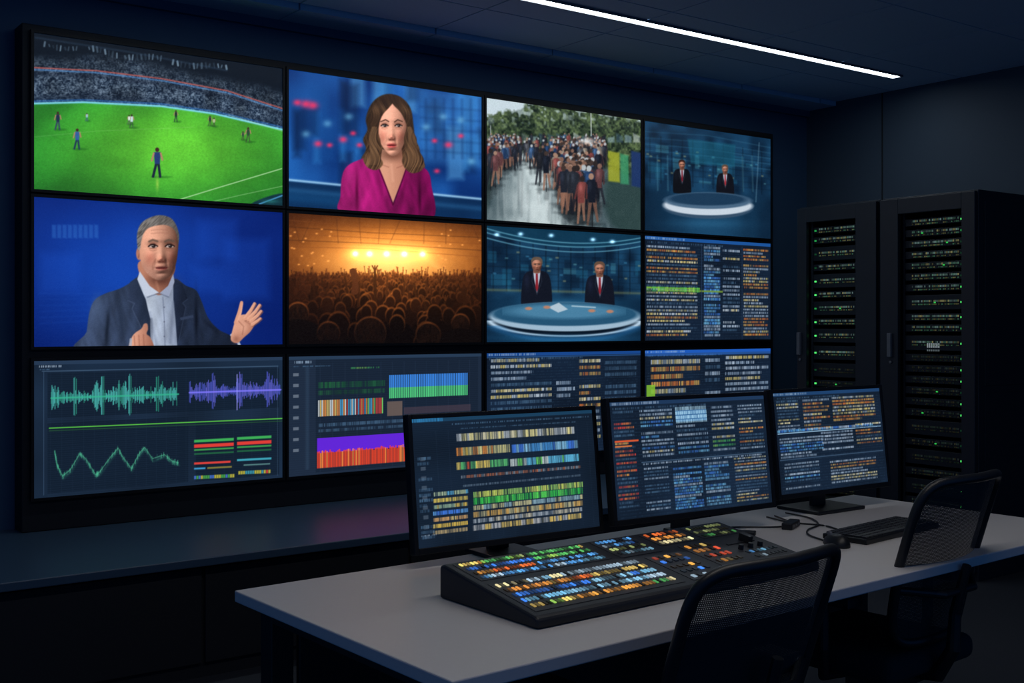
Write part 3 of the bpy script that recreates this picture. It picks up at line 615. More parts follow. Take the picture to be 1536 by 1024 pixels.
def p9(c):
    X,Y,U,V=c.X,c.Y,c.U,c.V
    c.fill((22,36,54)); c.img*=(.85+.35*vn(U,V,5,4,91))[...,None]
    for v0,v1,u0,u1 in((.09,.42,.05,.985),(.46,.97,.05,.59),(.5,.97,.62,.985)):
        c.urect(u0,v0,u1,v1,(15,27,42),.8)
    for k in range(60): c.urect(.05,.08+k*.0155,.985,.0815+k*.0155,(40,58,82),.35)
    for k in range(24): c.urect(.06+k*.04,.08,.0612+k*.04,.97,(34,52,74),.35)
    c.urect(0,0,1,.03,(38,56,80),.9); c.ticks(.02,.035,.1,.05,WH,.8); c.ticks(.02,.06,.06,.07,DM,.9); c.urect(.03,.075,.98,.08,(90,120,150),.5)
    c.urect(.035,.08,.038,.98,(70,96,124),.5); c.urect(.975,.08,.978,.98,(70,96,124),.4)
    def wave(x0,x1,y,amp,c1,c2,seed):
        r=np.random.default_rng(seed); n=int((x1-x0)/1.15)
        env=.22+.6*np.interp(np.arange(n),np.linspace(0,n,26),r.random(26)**1.6)
        for i in range(n):
            x=x0+i*1.15; h=amp*env[i]*(.25+.75*r.random()); 
            if i%36 in(30,31,33): h=amp*r.uniform(.8,1)
            yy=y-(x-x0)*.03; c.line([(x,yy-h),(x,yy+h*.9)],.75,c1 if r.random()<.6 else c2,a=.85,f=.7)
        c.line([(x0,y),(x1,y-(x1-x0)*.03)],2.5,c2,a=.8)
    wave(79,271,597,33,(92,232,214),(50,170,136),5); wave(288,426,589,29,(88,96,226),(124,116,246),9)
    c.line([(360,562),(360,615)],1.2,(150,150,240),a=.9)
    c.line([(76,642),(428,628)],1.4,(96,206,70),a=.95); c.line([(76,646),(428,632)],1.2,(40,90,50),a=.7)
    pts=[(84,676),(88,698),(96,714),(108,704),(122,680),(131,688),(146,712),(152,708),(168,686),(180,672),(186,684),(200,703),(212,680),(220,671),(232,688),(250,682),(262,692),(271,694)]
    c.line(pts,1.,(74,160,124),a=.75); c.line([(a+1,b+4) for a,b in pts],3,(40,96,86),a=.3,f=3)
    for p in range(260):
        i=random.randrange(len(pts)-1); t=random.random(); x=pts[i][0]*(1-t)+pts[i+1][0]*t;y=pts[i][1]*(1-t)+pts[i+1][1]*t
        c.line([(x,y-random.uniform(0,4)),(x,y+random.uniform(1,5))],.6,(74,180,140),a=.5)
    def hb(x0,x1,y,h,col,a=.95): c.poly([(x0,y),(x1,y-(x1-x0)*.05),(x1,y-(x1-x0)*.05+h),(x0,y+h)],col,f=1,a=a,smooth=False)
    for x0,x1,dy in((295,355,0),(360,412,-4)):
        hb(x0,x1,660+dy,4,(60,170,84)); hb(x0,x1,667+dy,5,(222,60,52)); hb(x0,x1,674+dy,2.5,(60,150,74)); hb(x0,x1,680+dy,2.5,(40,130,70),.6)
    hb(295,350,694,3,(220,64,56)); hb(360,412,689,3,(60,160,180)); hb(295,312,702,2.5,(60,150,200)); hb(315,352,701,2.5,(190,170,60),.6); hb(370,410,697,2,(120,180,170),.6)
    for k in range(18): hb(295+k*3.4,298+k*3.4,714-k*.15,5,random.choice([(70,160,70),(190,180,60),(70,110,200)]),.85)
    for k in range(14): hb(362+k*3.5,365+k*3.5,707-k*.15,5,random.choice([(214,64,56),(190,180,60),(60,150,170)]),.85)
def p10(c):
    X,Y,U,V=c.X,c.Y,c.U,c.V
    c.fill((28,40,58)); c.urect(.13,.02,.98,.98,(21,32,48),.9)
    for k in range(56): c.urect(.0,.03+k*.018,.98,.0318+k*.018,(44,62,86),.35)
    for k in range(14): c.urect(.15+k*.06,.06,.1525+k*.06,.98,(38,54,76),.4)
    c.urect(0,0,1,.03,(40,60,84),.8); c.ticks(.03,.04,.12,.06,WH,.9); c.ticks(.02,.08,.2,.09,DM,.8); c.ticks(.3,.1,.45,.115,GN,.6)
    c.bar(487,577,582,9,[(34,110,58),(24,80,48)],.8,cell=2,solid=.2); c.bar(487,588,582,7,[(34,100,54),(24,66,42)],.7,cell=2,solid=.2)
    def rng4(x0,x1,y0,y1):
        u0,v0=c.uv(x0,y0); _,v1=c.uv(x0,y1); u1,_=c.uv(x1,y0-(x1-x0)*.02); return u0,u1,v0,v1
    u0,u1,v0,v1=rng4(588,697,561,595); n=44
    for i in range(n):
        a=u0+(u1-u0)*i/n; b=a+(u1-u0)/n*.7
        m=(v0+.55*(v1-v0)); c.urect(a,v0,b,m,(58,132,224),.95); c.urect(a,m,b,v1,(84,210,130),.9)
    u0,u1,v0,v1=rng4(487,580,599,623); n=40
    pal=[(230,200,110),(226,230,226),(240,150,70),(80,170,220),(210,70,60),(120,200,100)]
    for i in range(n):
        a=u0+(u1-u0)*i/n; b=a+(u1-u0)/n*.6; c.urect(a,v0,b,v1,pal[min(5,int(i/n*3+random.random()*3))],.9)
    u0,u1,v0,v1=rng4(585,606,600,621); c.urect(u0,v0,u1,v1,(110,92,84),.8)
    u0,u1,v0,v1=rng4(608,700,608,618); c.urect(u0,v0,u1,v1,(84,64,74),.5)
    c.bar(487,636,705,5,DM,.9); c.bar(487,644,705,4,DM,.7)
    u0,u1,v0,v1=rng4(485,705,655,677); c.urect(u0,v0,u1,v1,(96,36,212),.95); _,_,_,v2=rng4(485,700,655,699); n=110
    for i in range(n):
        a=u0+(u1-u0)*i/n; b=a+(u1-u0)/n*.8; h=random.uniform(-.015,.015); c.urect(a,v1-.01+h,b,v2,(226,66,40) if random.random()<.75 else (240,130,60),.92)
    for k in range(8): c.urect(.025,.14+k*.09,.05,.165+k*.09,(150,160,172),.5)
    c.ticks(.08,.08,.1,.95,DM,.3)
def m1(c):
    c.fill((17,29,44)); c.img*=(.85+.3*vn(c.U,c.V,5,4,5))[...,None]
    for k in range(66): c.urect(.0,.02+k*.015,1,.0215+k*.015,(36,52,72),.4)
    for k in range(14): c.urect(.12+k*.065,.1,.1212+k*.065,.98,(38,54,76),.4)
    c.urect(0,0,1,.03,(26,62,90),.9); c.ticks(0,.0,.16,.028,[(50,140,200)],.8,solid=.4); c.ticks(.2,.05,.98,.062,DM,.9,.3)
    c.ticks(.25,.09,.9,.1,DM,.7)
    P=[(216,208,170),(232,220,150),(186,192,196)]
    c.bar(680,658,862,11,P,1.,cell=2,solid=.2)
    c.bar(680,679,762,12,[(236,196,80),(230,140,60),(220,210,140)],1.,cell=2,solid=.3); c.bar(764,673,867,12,[(76,160,236),(140,200,236),(64,120,224)],1.,cell=2,solid=.35)
    c.bar(681,700,760,11,[(236,206,100),(214,84,50),(90,190,110)],1.,cell=2,solid=.3); c.bar(762,694,870,11,[(100,196,236),(200,214,210),(110,210,100)],1.,cell=2,solid=.3)
    c.bar(688,716,872,4,[(200,110,70),(150,160,170)],.85,word=.4,cell=1); c.bar(690,729,872,3,[(96,116,136)],.9,word=.4,cell=1)
    for k,(p) in enumerate([[(100,190,236),(180,200,160)],[(236,206,90)],[(236,196,80),(150,180,150)],[(70,130,240),(100,170,240)],[(210,160,100),(236,206,130)],[(236,196,80)],[(180,156,110)]]):
        c.bar(647,742+k*9.4,699,5.5,p,1.,cell=2,solid=.3)
    for k,(p,h) in enumerate([([(150,200,100),(206,220,100)],8),([(56,196,76),(90,224,86)],10),([(214,206,150),(150,186,200)],7),([(200,190,140),(226,176,90)],8),([(206,196,170),(166,176,186)],6),([(226,192,100),(186,186,186)],8)]):
        c.bar(707,742+k*9.8,876,h,p,.98,cell=2,solid=.2)
    for k in range(9): c.urect(.035,.30+k*.075,.06,.33+k*.075,(110,124,140),.4)
    c.ticks(.02,.9,.1,.91,WH,.7); table(c,.02,.09,.3,.95,16,[DM],.8)
def m2(c):
    uibase(c,(30,54,86),(17,29,45))
    table(c,.02,.14,.08,.95,26,[DM,OR,RD,DM],.85,h=.5); table(c,.18,.38,.08,.5,13,[YW,WH,BL],.95,h=.55)
    c.urect(.40,.10,.60,.20,(60,130,200),.6); table(c,.40,.60,.07,.22,4,[BL,[(180,220,240)]],1,h=.8,solid=.5); table(c,.40,.60,.23,.5,7,[WH,BL,DM],.9,h=.5)
    table(c,.63,.78,.08,.5,11,[YW,WH,GN],.9,h=.5); table(c,.81,.98,.08,.5,14,[OR,DM,YW,WH],.85,h=.5)
    c.urect(.02,.33,.16,.345,(224,90,46),.9); c.urect(.02,.375,.12,.388,(224,120,56),.8); c.urect(.17,.525,.98,.535,(90,120,150),.6)
    c.ticks(.18,.54,.95,.555,WH,.8,.3)
    table(c,.18,.33,.58,.96,13,[DM,WH,DM],.85,h=.5); table(c,.36,.54,.60,.97,15,[BL,WH,BL],.98,h=.72,solid=.34); table(c,.56,.72,.58,.97,14,[BL,WH,[(110,170,210)]],.95,h=.7,solid=.32)
    table(c,.76,.98,.56,.97,15,[YW,DM,OR,WH],.85,h=.5)
def m3(c):
    uibase(c,(30,64,106),(17,29,45))
    table(c,.03,.22,.08,.42,11,[DM,WH,YW],.9,h=.5); table(c,.26,.5,.08,.4,9,[YW,OR,WH],.95,h=.55); table(c,.53,.94,.07,.33,8,[YW,OR,YW],.95,h=.6,solid=.25)
    c.urect(.02,.40,.98,.41,(150,190,220),.8); c.ticks(.02,.37,.9,.395,BL+WH,.95,.1,2,.4)
    table(c,.03,.42,.45,.66,7,[WH,BL,DM],.95,h=.6); table(c,.40,.7,.42,.62,6,[WH,WH],.95,h=.6,solid=.2); table(c,.73,.98,.36,.62,8,[DM,OR,YW],.8,h=.5)
    c.urect(.02,.66,.98,.67,(70,96,124),.7)
    table(c,.05,.36,.70,.97,8,[DM,WH,BL],.85,h=.5); table(c,.46,.9,.72,.96,8,[OR,YW,WH],.95,h=.55)

# ------------------------------------------------------------------ room shell
YB=5.45; XR=6.68; ZC=3.0; X0=-2.2; Y0=-1.2
b=MB(); b.box2((X0,Y0,-.08),(XR,YB,0)); b.obj('floor',M_floor)
b=MB(); b.box2((X0,YB,0),(XR+.12,YB+.12,ZC+.12)); b.obj('wall_north',M_wall)
b=MB(); b.box2((XR,Y0,0),(XR+.12,YB,ZC+.12)); b.obj('wall_east',M_wallR)
b=MB()
for y1 in [-1.,.0,1.2,2.4,3.6,4.8]: b.box2((XR-.006,y1-.004,.1),(XR,y1+.004,ZC))
b.obj('trim_1',M_gap)
b=MB(); b.box2((XR-.015,Y0,0),(XR,YB,.1)); b.obj('baseboard_east',M_matte)
b=MB(); b.box2((X0,YB-.015,0),(XR-.015,YB,.1)); b.obj('baseboard_north',M_matte)
b=MB(); b.box2((X0,Y0,ZC+.012),(XR,YB,ZC+.12),1)
xs=[X0]+[x for x in [3.3+.8*k for k in range(-6,5)] if X0<x<XR]+[XR]
ys=[Y0,-.3,.45,1.2,1.95,2.7,3.45,4.2,4.72,5.18,YB]
for i in range(len(xs)-1):
    for j in range(len(ys)-1):
        z0=ZC if j<9 else ZC-.03
        b.box2((xs[i]+.005,ys[j]+.005,z0),(xs[i+1]-.005,ys[j+1]-.005,ZC+.02),0)
b.obj('ceiling',[M_ceil,M_gap])
b=MB(); b.box2((X0,YB-.03,ZC-.075),(XR,YB,ZC-.03)); b.obj('trim_2',M_wall)
def led(name,x0,x1,y,mat):
    g=empty(name,((x0+x1)/2,y,ZC))
    L=x1-x0
    b=MB(); b.box((0,.035,-.006),(L,.010,.012)); b.box((0,-.035,-.006),(L,.010,.012)); b.box((L/2+.005,0,-.006),(.01,.080,.012)); b.box((-L/2-.005,0,-.006),(.01,.080,.012)); b.obj('housing',M_grey,g)
    b=MB(); b.box((0,0,-.004),(L,.060,.008)); b.obj('diffuser',mat,g)
led('added_fill_strip',1.3,6.3,4.42,M_led)
led('added_fill_strip',.4,3.4,1.5,M_ledFill)  # unseen strip above the view, added to brighten the desk

# ------------------------------------------------------------------ video wall
vw=empty('video_wall',(0,0,0))
Xa=1.26;W=1.217; rows=[(2.694,2.004),(1.970,1.309),(1.246,.640)]
b=MB(); b.box2((Xa-.03,5.315,.49),(Xa+4*W+.03,YB,2.735)); b.obj('support_frame',M_matte,vw,.004)
quads=[[(52,48),(435,103),(433,306),(52,283)],[(445,107),(721,146),(719,325),(445,303)],[(731,149),(957,181),(954,341),(731,325)],[(966,184),(1152,209),(1148,353),(964,343)],
[(50,295),(432,319),(430,520),(50,520)],[(445,321),(718,337),(716,517),(444,518)],[(729,338),(952,352),(949,512),(729,515)],[(962,358),(1147,367),(1145,508),(960,510)],
[(52,541),(429,535),(429,717),(52,748)],[(443,534),(716,529),(714,683),(443,713)],[(731,530),(947,527),(944,655),(731,680)],[(958,525),(1145,521),(1143,635),(957,652)]]
P=[p1,p2,p3,p4,p5,p6,p7,p8,p9,p10,p11,p12]
wid=[450,370,310,260]
for r in range(3):
    for k in range(4):
        i=r*4+k; zt,zb=rows[r]; xl=Xa+k*W+.016; xr=Xa+(k+1)*W-.016
        w=wid[k]; h=[260,255,235][r] if k<2 else 205
        c=Cv(w,h,quads[i]); P[i](c)
        cx=(xl+xr)/2
        b=MB(); b.box2((xl-.013,5.302,zb-.013),(xr+.013,5.35,zt+.013)); 
        for a0,a1 in (((xl-.013,5.292,zb-.013),(xl,5.303,zt+.013)),((xr,5.292,zb-.013),(xr+.013,5.303,zt+.013)),((xl,5.292,zt),(xr,5.303,zt+.013)),((xl,5.292,zb-.013),(xr,5.303,zb))): b.box2(a0,a1)
        b.obj('display_housing_%d'%(i+1),M_bezel,vw)
        screen_obj('display_screen_%d'%(i+1),c,xr-xl,zt-zb,vw,(cx,5.300,zb))

# ------------------------------------------------------------------ low cabinet / ledge
g=empty('low_cabinet',(0,0,0))
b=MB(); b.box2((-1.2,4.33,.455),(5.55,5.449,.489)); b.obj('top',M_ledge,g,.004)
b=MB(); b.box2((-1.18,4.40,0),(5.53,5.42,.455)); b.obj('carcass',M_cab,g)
b=MB()
for k in range(7): b.box2((-1.16+k*.955,4.382,.06),(-.22+k*.955,4.40,.44))
b.obj('doors',M_cab,g,.003)

# ------------------------------------------------------------------ racks
def rack(name,y0,y1,sl,sr,seed,led_side):
    R=random.Random(seed); xf=5.725; xb=6.655; zt=2.15
    g=empty(name,(0,0,0))
    b=MB()
    b.box2((xf+.03,y0,0.0),(xb,y0+.02,zt)); b.box2((xf+.03,y1-.02,0),(xb,y1,zt)); b.box2((xb-.02,y0+.02,0),(xb,y1-.02,zt))
    b.box2((xf+.03,y0+.02,zt-.03),(xb-.02,y1-.02,zt)); b.box2((xf+.03,y0+.02,0),(xb-.02,y1-.02,.08))
    b.obj('cabinet',M_rack,g,.003)
    b=MB()
    b.box2((xf+.09,y0-.004,.12),(xb-.06,y0,1.03)); b.box2((xf+.09,y0-.004,1.07),(xb-.06,y0,zt-.06)); b.obj('side_panels',M_rack,g,.002)
    b=MB()
    b.box2((xf,y0+.004,.05),(xf+.028,y0+sr,zt-.01)); b.box2((xf,y1-sl,.05),(xf+.028,y1-.004,zt-.01))
    b.box2((xf,y0+sr,zt-.10),(xf+.028,y1-sl,zt-.01)); b.box2((xf,y0+sr,.05),(xf+.028,y1-sl,.15))
    b.obj('door_frame',M_rack,g,.003)
    b=MB(); b.box2((xf-.022,y1-sl+.035,1.22),(xf,y1-sl+.06,1.36)); b.cyl((xf-.008,y1-sl+.047,1.19),(xf,y1-sl+.047,1.19),.009); b.obj('handle',M_grey,g,.003)
    b=MB(); d=MB(); z=zt-.13; k=0; ya=y0+sr+.012; yb_=y1-sl-.012
    for q in (ya-.008,yb_+.008): b.box2((xf+.05,q-.006,.1),(xf+.07,q+.006,zt-.05))
    while z>.22:
        h=.044 if R.random()<.85 else .088
        b.box2((xf+.055,ya,z-h+.003),(xf+.5,yb_,z)); zc=z-h/2
        lo = z<1.25
        n=30
        for r_ in range(n):
            y=ya+.04+(yb_-ya-.08)*r_/n; br=(R.uniform(.3,.68) if not lo else R.uniform(.08,.24))
            if R.random()<.88:
                colr=R.choice([(120,160,150),(120,150,150),(170,165,110),(90,140,120)])
                d.box((xf+.053,y,zc+.008),(.003,(yb_-ya)/n*.5,.011),col=tuple(br*c_ for c_ in colr))
            if R.random()<.65: d.box((xf+.053,y,zc-.010),(.003,(yb_-ya)/n*.5,.007),col=tuple(br*.8*c_ for c_ in R.choice([(90,160,120),(160,160,100)])))
        yl=(ya+.018) if led_side=='r' else (yb_-.018)
        p=R.random(); d.box((xf+.053,yl,zc),(.004,.013,.010),col=(90,255,120) if p<.36 else ((36,150,70) if p<.7 else (16,60,34)))
        if R.random()<.12: d.box((xf+.053,(ya+yb_)/2+R.uniform(-.1,.1),zc),(.004,.010,.007),col=(50,190,80))
        z-=h+.019; k+=1
    b.obj('server_units',M_unit,g,.002); d.obj('status_lights',M_dots,g,color=True)
    if led_side=='r':
        b=MB()
        for q in range(7): b.box((xf+.0525,(ya+yb_)/2-.03+q*.012,1.29),(.002,.007,.026),col=(120,130,135))
        for q in range(7): b.box((xf+.0525,(ya+yb_)/2-.03+q*.012,1.262),(.002,.007,.010),col=(80,90,94))
        b.obj('rack_label',M_dots,g,color=True)
rack('server_rack',3.52,4.135,.125,.085,3,'r')
rack('server_rack',4.155,4.75,.075,.15,8,'l')

# ------------------------------------------------------------------ desk
ra=math.radians(2.3)
desk=empty('control_desk',(1.11,2.665,0),ra)
DL,DD=2.56,.92
b=MB(); b.box2((0,-DD,.722),(DL,0,.75)); b.obj('tabletop',M_desk,desk,.003)
b=MB()
for x in (.08,DL-.08):
    for y in (-.07,-DD+.1): b.box((x,y,.36),(.06,.06,.72))
    b.box((x,-DD/2,.70),(.06,DD-.2,.04)); b.box((x,-DD/2,.03),(.06,DD-.1,.04))
b.box((DL/2,-.07,.685),(DL-.2,.04,.07)); b.box((DL/2,-.10,.42),(DL-.24,.018,.46))
b.obj('frame',M_steel,desk,.003)

# ------------------------------------------------------------------ monitors
def monitor(lx,ly,rx,ry,zb,h,cv,base):
    mx,my=(lx+rx)/2,(ly+ry)/2; ang=math.atan2(ry-ly,rx-lx); w=math.hypot(rx-lx,ry-ly)
    g=empty('computer_monitor',(mx,my,.7505),ang)
    t=empty('panel',(0,0,zb-.7505),0,g,rx=-math.radians(6.5))
    bz=.013
    b=MB(); b.box2((-w/2-bz,.002,-bz-.004),(w/2+bz,.026,h+bz)); 
    b.box2((-w/2-bz,-.004,-bz-.004),(-w/2,.003,h+bz)); b.box2((w/2,-.004,-bz-.004),(w/2+bz,.003,h+bz)); b.box2((-w/2,-.004,h),(w/2,.003,h+bz)); b.box2((-w/2,-.004,-bz-.004),(w/2,.003,0))
    b.box2((-w*.3,.026,h*.2),(w*.3,.045,h*.75)); b.obj('housing',M_bezel,t,.002)
    screen_obj('screen',cv,w,h,t,(0,.0005,0))
    b=MB(); zz=zb-.7505
    b.box((0,.085,(zz+.2)/2+.006),(.07,.018,zz+.2)); b.box((0,.075,zz+.16),(.09,.05,.09))
    if base=='plate': b.box((.0,.07,.006),(.25,.19,.012))
    elif base=='small': b.box((.0,.06,.006),(.16,.15,.012))
    else:
        b.box((0,.085,.007),(.10,.05,.014))
        for sgn in(-1,1):
            R=Matrix.Rotation(sgn*math.radians(38),3,'Z'); b.box((sgn*.085,-.005,.007),(.03,.22,.014),0,R)
    b.obj('stand',M_black,g,.003)
c=Cv(360,250,[(612,632),(888,612),(903,788),(625,822)]); m1(c); monitor(1.60,2.60,2.215,2.575,.806,.345,c,'small')
c=Cv(330,235,[(913,604),(1152,585),(1168,745),(927,780)]); m2(c); monitor(2.235,2.52,2.875,2.485,.828,.347,c,'v')
c=Cv(260,210,[(1165,588),(1320,577),(1335,722),(1178,742)]); m3(c); monitor(3.0,2.555,3.575,2.545,.832,.342,c,'plate')

# ------------------------------------------------------------------ production switcher
sw=empty('video_switcher_panel',(1.485,1.93,.7505),ra*.8)
L,Dp,h0,h1=.975,.37,.028,.082
b=MB(); 
pr=[(0,0),(0,h0*.8),(.012,h0),(Dp-.02,h1),(Dp,h1-.004),(Dp,0)]
for x in (0,L):
    for y,z in pr: b.v.append((x,y,z)); b.col.append((0,0,0))
n=len(pr)
for i in range(n): b.f.append((i,(i+1)%n,n+(i+1)%n,n+i)); b.mi.append(0)
b.f.append(tuple(range(n))); b.mi.append(0); b.f.append(tuple(reversed(range(n,2*n)))); b.mi.append(0)
b.obj('chassis',M_panel,sw,.008,seg=3)
sl_=math.atan2(h1-h0,Dp-.032); Rs=Matrix.Rotation(sl_,3,'X')
def sp(u,v,up=0):
    y=Dp-.02-(Dp-.045)*v; z=h0+(y-.012)*(h1-h0)/(Dp-.032)
    return Vector((u*L,y,z))+Rs@Vector((0,0,up))
keys=MB(); plates=MB()
def brow(u0,u1,v,n,pal,p=1.,hh=.0135,br=1.):
    n=int(n*1.4); du=(u1-u0)/n; cc=random.choice(pal)
    for i in range(n):
        if random.random()<.16: cc=random.choice(pal)
        f=br*random.choice([.4,.65,.9,1.1])*random.uniform(.85,1.1) if random.random()<p*.95 else .10
        keys.box(sp(u0+du*(i+.5),v,.0015),(du*L*.5,hh,.004),0,Rs,col=tuple(min(255,f*q) for q in cc))
def plate(u0,v0,u1,v1): 
    c0=sp((u0+u1)/2,(v0+v1)/2,.0004); plates.box(c0,((u1-u0)*L,(v1-v0)*(Dp-.045),.0016),0,Rs)
Gr=[(90,190,100),(150,200,90),(190,206,130)];Bl=[(60,124,230),(90,166,240),(120,190,230)];Yl=[(240,204,110),(226,212,160),(244,164,70)];Rr=[(244,112,50),(246,158,70),(218,80,50)];Wh=[(166,192,212),(124,176,206)]
plate(.02,.02,.44,.38);plate(.02,.45,.50,.99);plate(.47,.02,.62,.40);plate(.65,.02,.80,.30);plate(.82,.02,.98,.30);plate(.53,.46,.66,.99);plate(.69,.36,.98,.99)
brow(.03,.43,.065,26,Gr+Yl);brow(.03,.43,.155,26,Bl+Gr);brow(.03,.22,.245,12,Rr+Yl);brow(.23,.43,.245,14,Bl);brow(.03,.43,.33,26,Bl+Wh)
for v,pl in zip((.51,.605,.70,.80,.90),(Yl+Wh,Rr+Yl,Bl+Wh,Wh+Bl,Yl+Gr)): brow(.03,.49,v,28,pl,.98,.017)
for v,pl in zip((.06,.145,.23,.32),(Bl,Bl+Wh,Gr,Wh)): brow(.48,.61,v,7,pl,.8,br=.85)
for v,pl in zip((.07,.16,.25),(Yl+Rr,Rr,Yl)): brow(.66,.79,v,6,pl,.9,.016)
for v,pl in zip((.07,.16,.25),(Gr,Yl+Gr,Gr)): brow(.83,.97,v,8,pl,.6,br=.6)
for v,pl in zip((.52,.61,.72,.82,.93),(Rr,Bl,Yl,Bl,Wh)): brow(.54,.65,v,4,pl,.5,.014)
for v,pl in zip((.42,.52,.64,.76,.90),(Yl,Rr,Rr,Yl,Yl)): brow(.70,.80,v,4,pl,.55,.018)
for v,pl in zip((.70,.80,.90),(Bl,Wh,Gr)): brow(.84,.97,v,6,pl,.25,br=.7)
keys.obj('buttons',emit_attr('button_glow',.95),sw,color=True); plates.obj('button_plates',M_key,sw)
b=MB(); b.box(sp(.895,.5,.002),(.11,.010,.003),0,Rs); b.box(sp(.915,.5,.012),(.014,.04,.02),0,Rs)
for u in (.85,.89,.93): b.cyl(sp(u,.62,0),sp(u,.62,.014),.008,.007)
b.obj('fader_bar',M_black,sw,.002)

# ------------------------------------------------------------------ keyboard, mouse, hub, cables
kb=empty('keyboard',(3.06,2.20,.7505),math.radians(6))
b=MB(); b.box((0,0,.008),(.44,.15,.016)); b.obj('case',M_black,kb,.003)
b=MB()
for r in range(6):
    for q in range(18):
        if r==5 and 4<=q<=9: continue
        b.box((-.21+.0105+q*.0233,-.058+ (5-r)*.0232,.0185),(.019,.019,.006))
b.box((-.21+.0105+6.5*.0233,-.058,.0185),(.135,.019,.006)); b.obj('keys',M_key,kb)
ms=empty('computer_mouse',(2.775,2.155,.7505),math.radians(-20))
bm=bmesh.new(); bmesh.ops.create_uvsphere(bm,u_segments=24,v_segments=16,radius=1)
for v in bm.verts:
    x,y,z=v.co; z=max(z,-.05); v.co=(x*.031*(1-.12*y),y*.056,z*.034*(1-.18*y)+.002)
me=bpy.data.meshes.new('body'); bm.to_mesh(me); bm.free(); me.materials.append(M_black)
for p in me.polygons:p.use_smooth=True
o=bpy.data.objects.new('body',me); sc.collection.objects.link(o); o.parent=ms
b=MB(); b.cyl((-.004,.034,.028),(.004,.034,.028),.008); b.obj('wheel',M_grey,ms)
cb=MB()
def crom3(P,k=8):
    P=[Vector(p) for p in P]; P=[P[0]]+P+[P[-1]]; o=[]
    for i in range(1,len(P)-2):
        a,b_,c_,d=P[i-1],P[i],P[i+1],P[i+2]
        for j in range(k):
            t=j/k; o.append(.5*((2*b_)+(-a+c_)*t+(2*a-5*b_+4*c_-d)*t*t+(-a+3*b_-3*c_+d)*t**3))
    o.append(P[-2]); return o
def cable(pts,r=.003): cb.tube(crom3(pts),r,n=8)
z=.7545
cable([(2.79,2.21,z),(2.83,2.30,z),(2.90,2.36,z),(3.0,2.40,z),(3.08,2.5,z),(3.1,2.62,z)]); cable([(2.62,2.56,z),(2.74,2.53,z),(2.86,2.45,z),(2.95,2.47,z),(3.02,2.6,z)]); cable([(2.97,2.29,z),(3.0,2.38,z),(2.96,2.48,z),(2.98,2.6,z)])
cb.obj('desk_cables',M_black,smooth=True)
hs=empty('usb_hub',(2.90,2.43,.7505),math.radians(25)); b=MB(); b.box((0,0,.011),(.10,.035,.022)); b.obj('body',M_black,hs,.004); b=MB(); 
for q in range(3): b.box((-.03+q*.03,-.0178,.011),(.014,.001,.006))
b.obj('ports',M_grey,hs)

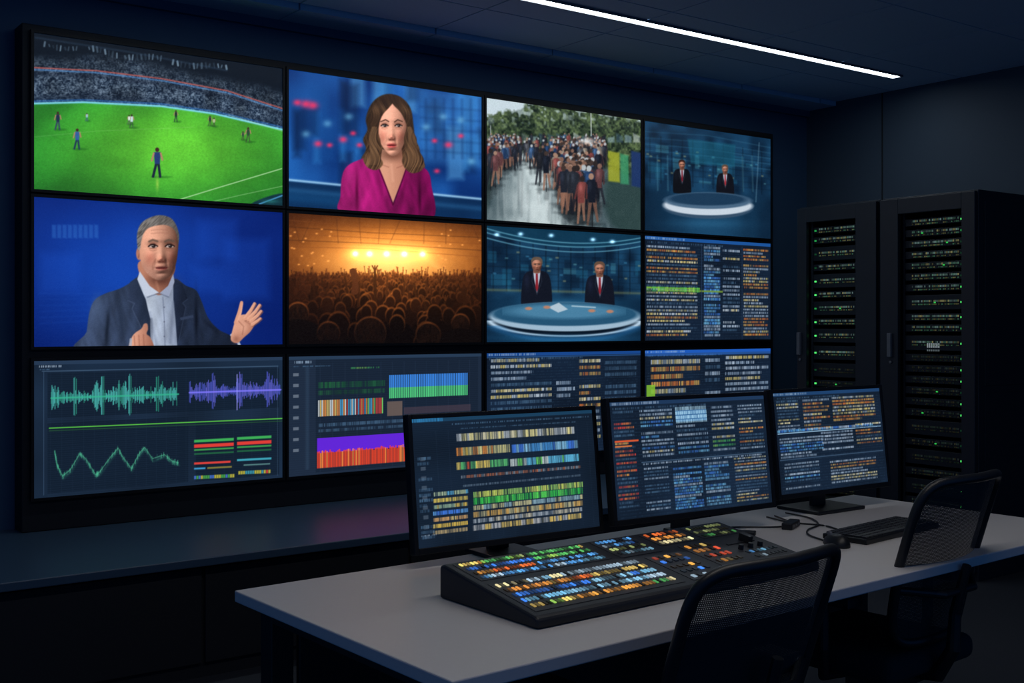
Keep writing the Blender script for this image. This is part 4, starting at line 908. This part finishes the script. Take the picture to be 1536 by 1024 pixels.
# ------------------------------------------------------------------ chairs
def chair(x,y,rz,zt,wx=.225):
    g=empty('office_chair',(x,y,0),rz)
    zb=.52; hm=(zt-zb)/2; zm=(zt+zb)/2; ex=.30
    def by(x_,z_): t=(z_-zb)/(zt-zb); return -.19-.13*t**1.2+.045*(x_/wx)**2
    pts=[]
    for i in range(88):
        a=2*math.pi*i/88; c_,s_=math.cos(a),math.sin(a)
        X=wx*math.copysign(abs(c_)**ex,c_); Z=zm+hm*math.copysign(abs(s_)**ex,s_)
        X*=1-.12*max(0,-(Z-zm)/hm); pts.append((X,by(X,Z),Z))
    b=MB(); b.tube(pts,.0135,True,12)
    b.obj('back_frame',M_black,g,smooth=True)
    N=28; me_=MB(); 
    for j in range(N+1):
        s_=(-1+2*j/N)*.99; Z=zm+hm*s_; ww=wx*(1-abs(s_)**(2/ex))**(ex/2)*(1-.12*max(0,-s_))
        for i in range(N+1):
            X=ww*(-1+2*i/N); me_.v.append((X,by(X,Z),Z)); me_.col.append((0,0,0))
    for j in range(N):
        for i in range(N):
            a=j*(N+1)+i; me_.f.append((a,a+1,a+N+2,a+N+1)); me_.mi.append(0)
    me_.obj('back_mesh',M_weave,g,smooth=True)
    b=MB(); b.tube([(0,-.05,.40),(0,-.20,.42),(0,-.245,.50),(0,-.25,.60),(0,-.285,.74)],[.02,.024,.02,.016,.012]); b.tube([(-.19,by(.19,.68),.68),(-.08,-.262,.665),(.08,-.262,.665),(.19,by(.19,.68),.68)],.011)
    b.cyl((0,0,.30),(0,0,.42),.028); b.cyl((0,0,.10),(0,0,.32),.02); b.box((0,-.02,.405),(.24,.26,.035))
    for k in range(5):
        a=2*math.pi*k/5+.3; p=(.29*math.cos(a),.29*math.sin(a)); b.tube([(0,0,.12),(p[0]*.5,p[1]*.5,.10),(p[0],p[1],.075)],[.03,.022,.016])
        b.cyl((p[0],p[1],.08),(p[0],p[1],.05),.008); t=Vector((-p[1],p[0],0)).normalized()*.02
        for s2 in(-1,1): c0=Vector((p[0],p[1],.028))+t*s2; b.cyl(c0-t*.35,c0+t*.35,.028)
    b.obj('base',M_black,g,smooth=False)
    b=MB(); b.box((0,.03,.455),(.47,.44,.075)); b.obj('seat',M_fabric,g,.03,seg=5)
    b=MB()
    for sx in(-1,1):
        b.tube([(sx*.16,0,.41),(sx*.262,0,.42),(sx*.275,-.01,.50),(sx*.275,-.01,.63)],[.014,.016,.016,.016]); b.box((sx*.272,.02,.645),(.07,.26,.028))
    b.obj('armrests',M_black,g,.006)
chair(1.755,1.80,math.radians(3),.94)
chair(2.86,2.08,math.radians(4),.985,.205)

# ------------------------------------------------------------------ world + camera
w=bpy.data.worlds.new('World'); sc.world=w; w.use_nodes=True
bg=w.node_tree.nodes['Background']; bg.inputs[0].default_value=(.06,.27,.80,1); bg.inputs[1].default_value=.25
cam=bpy.data.cameras.new('Camera'); co=bpy.data.objects.new('Camera',cam); sc.collection.objects.link(co); sc.camera=co
cam.sensor_width=36; cam.lens=1710/1536*36; cam.shift_y=-23/1536
co.location=(0,0,1.4); co.rotation_euler=(math.radians(90),0,-math.atan2(.592,.806))
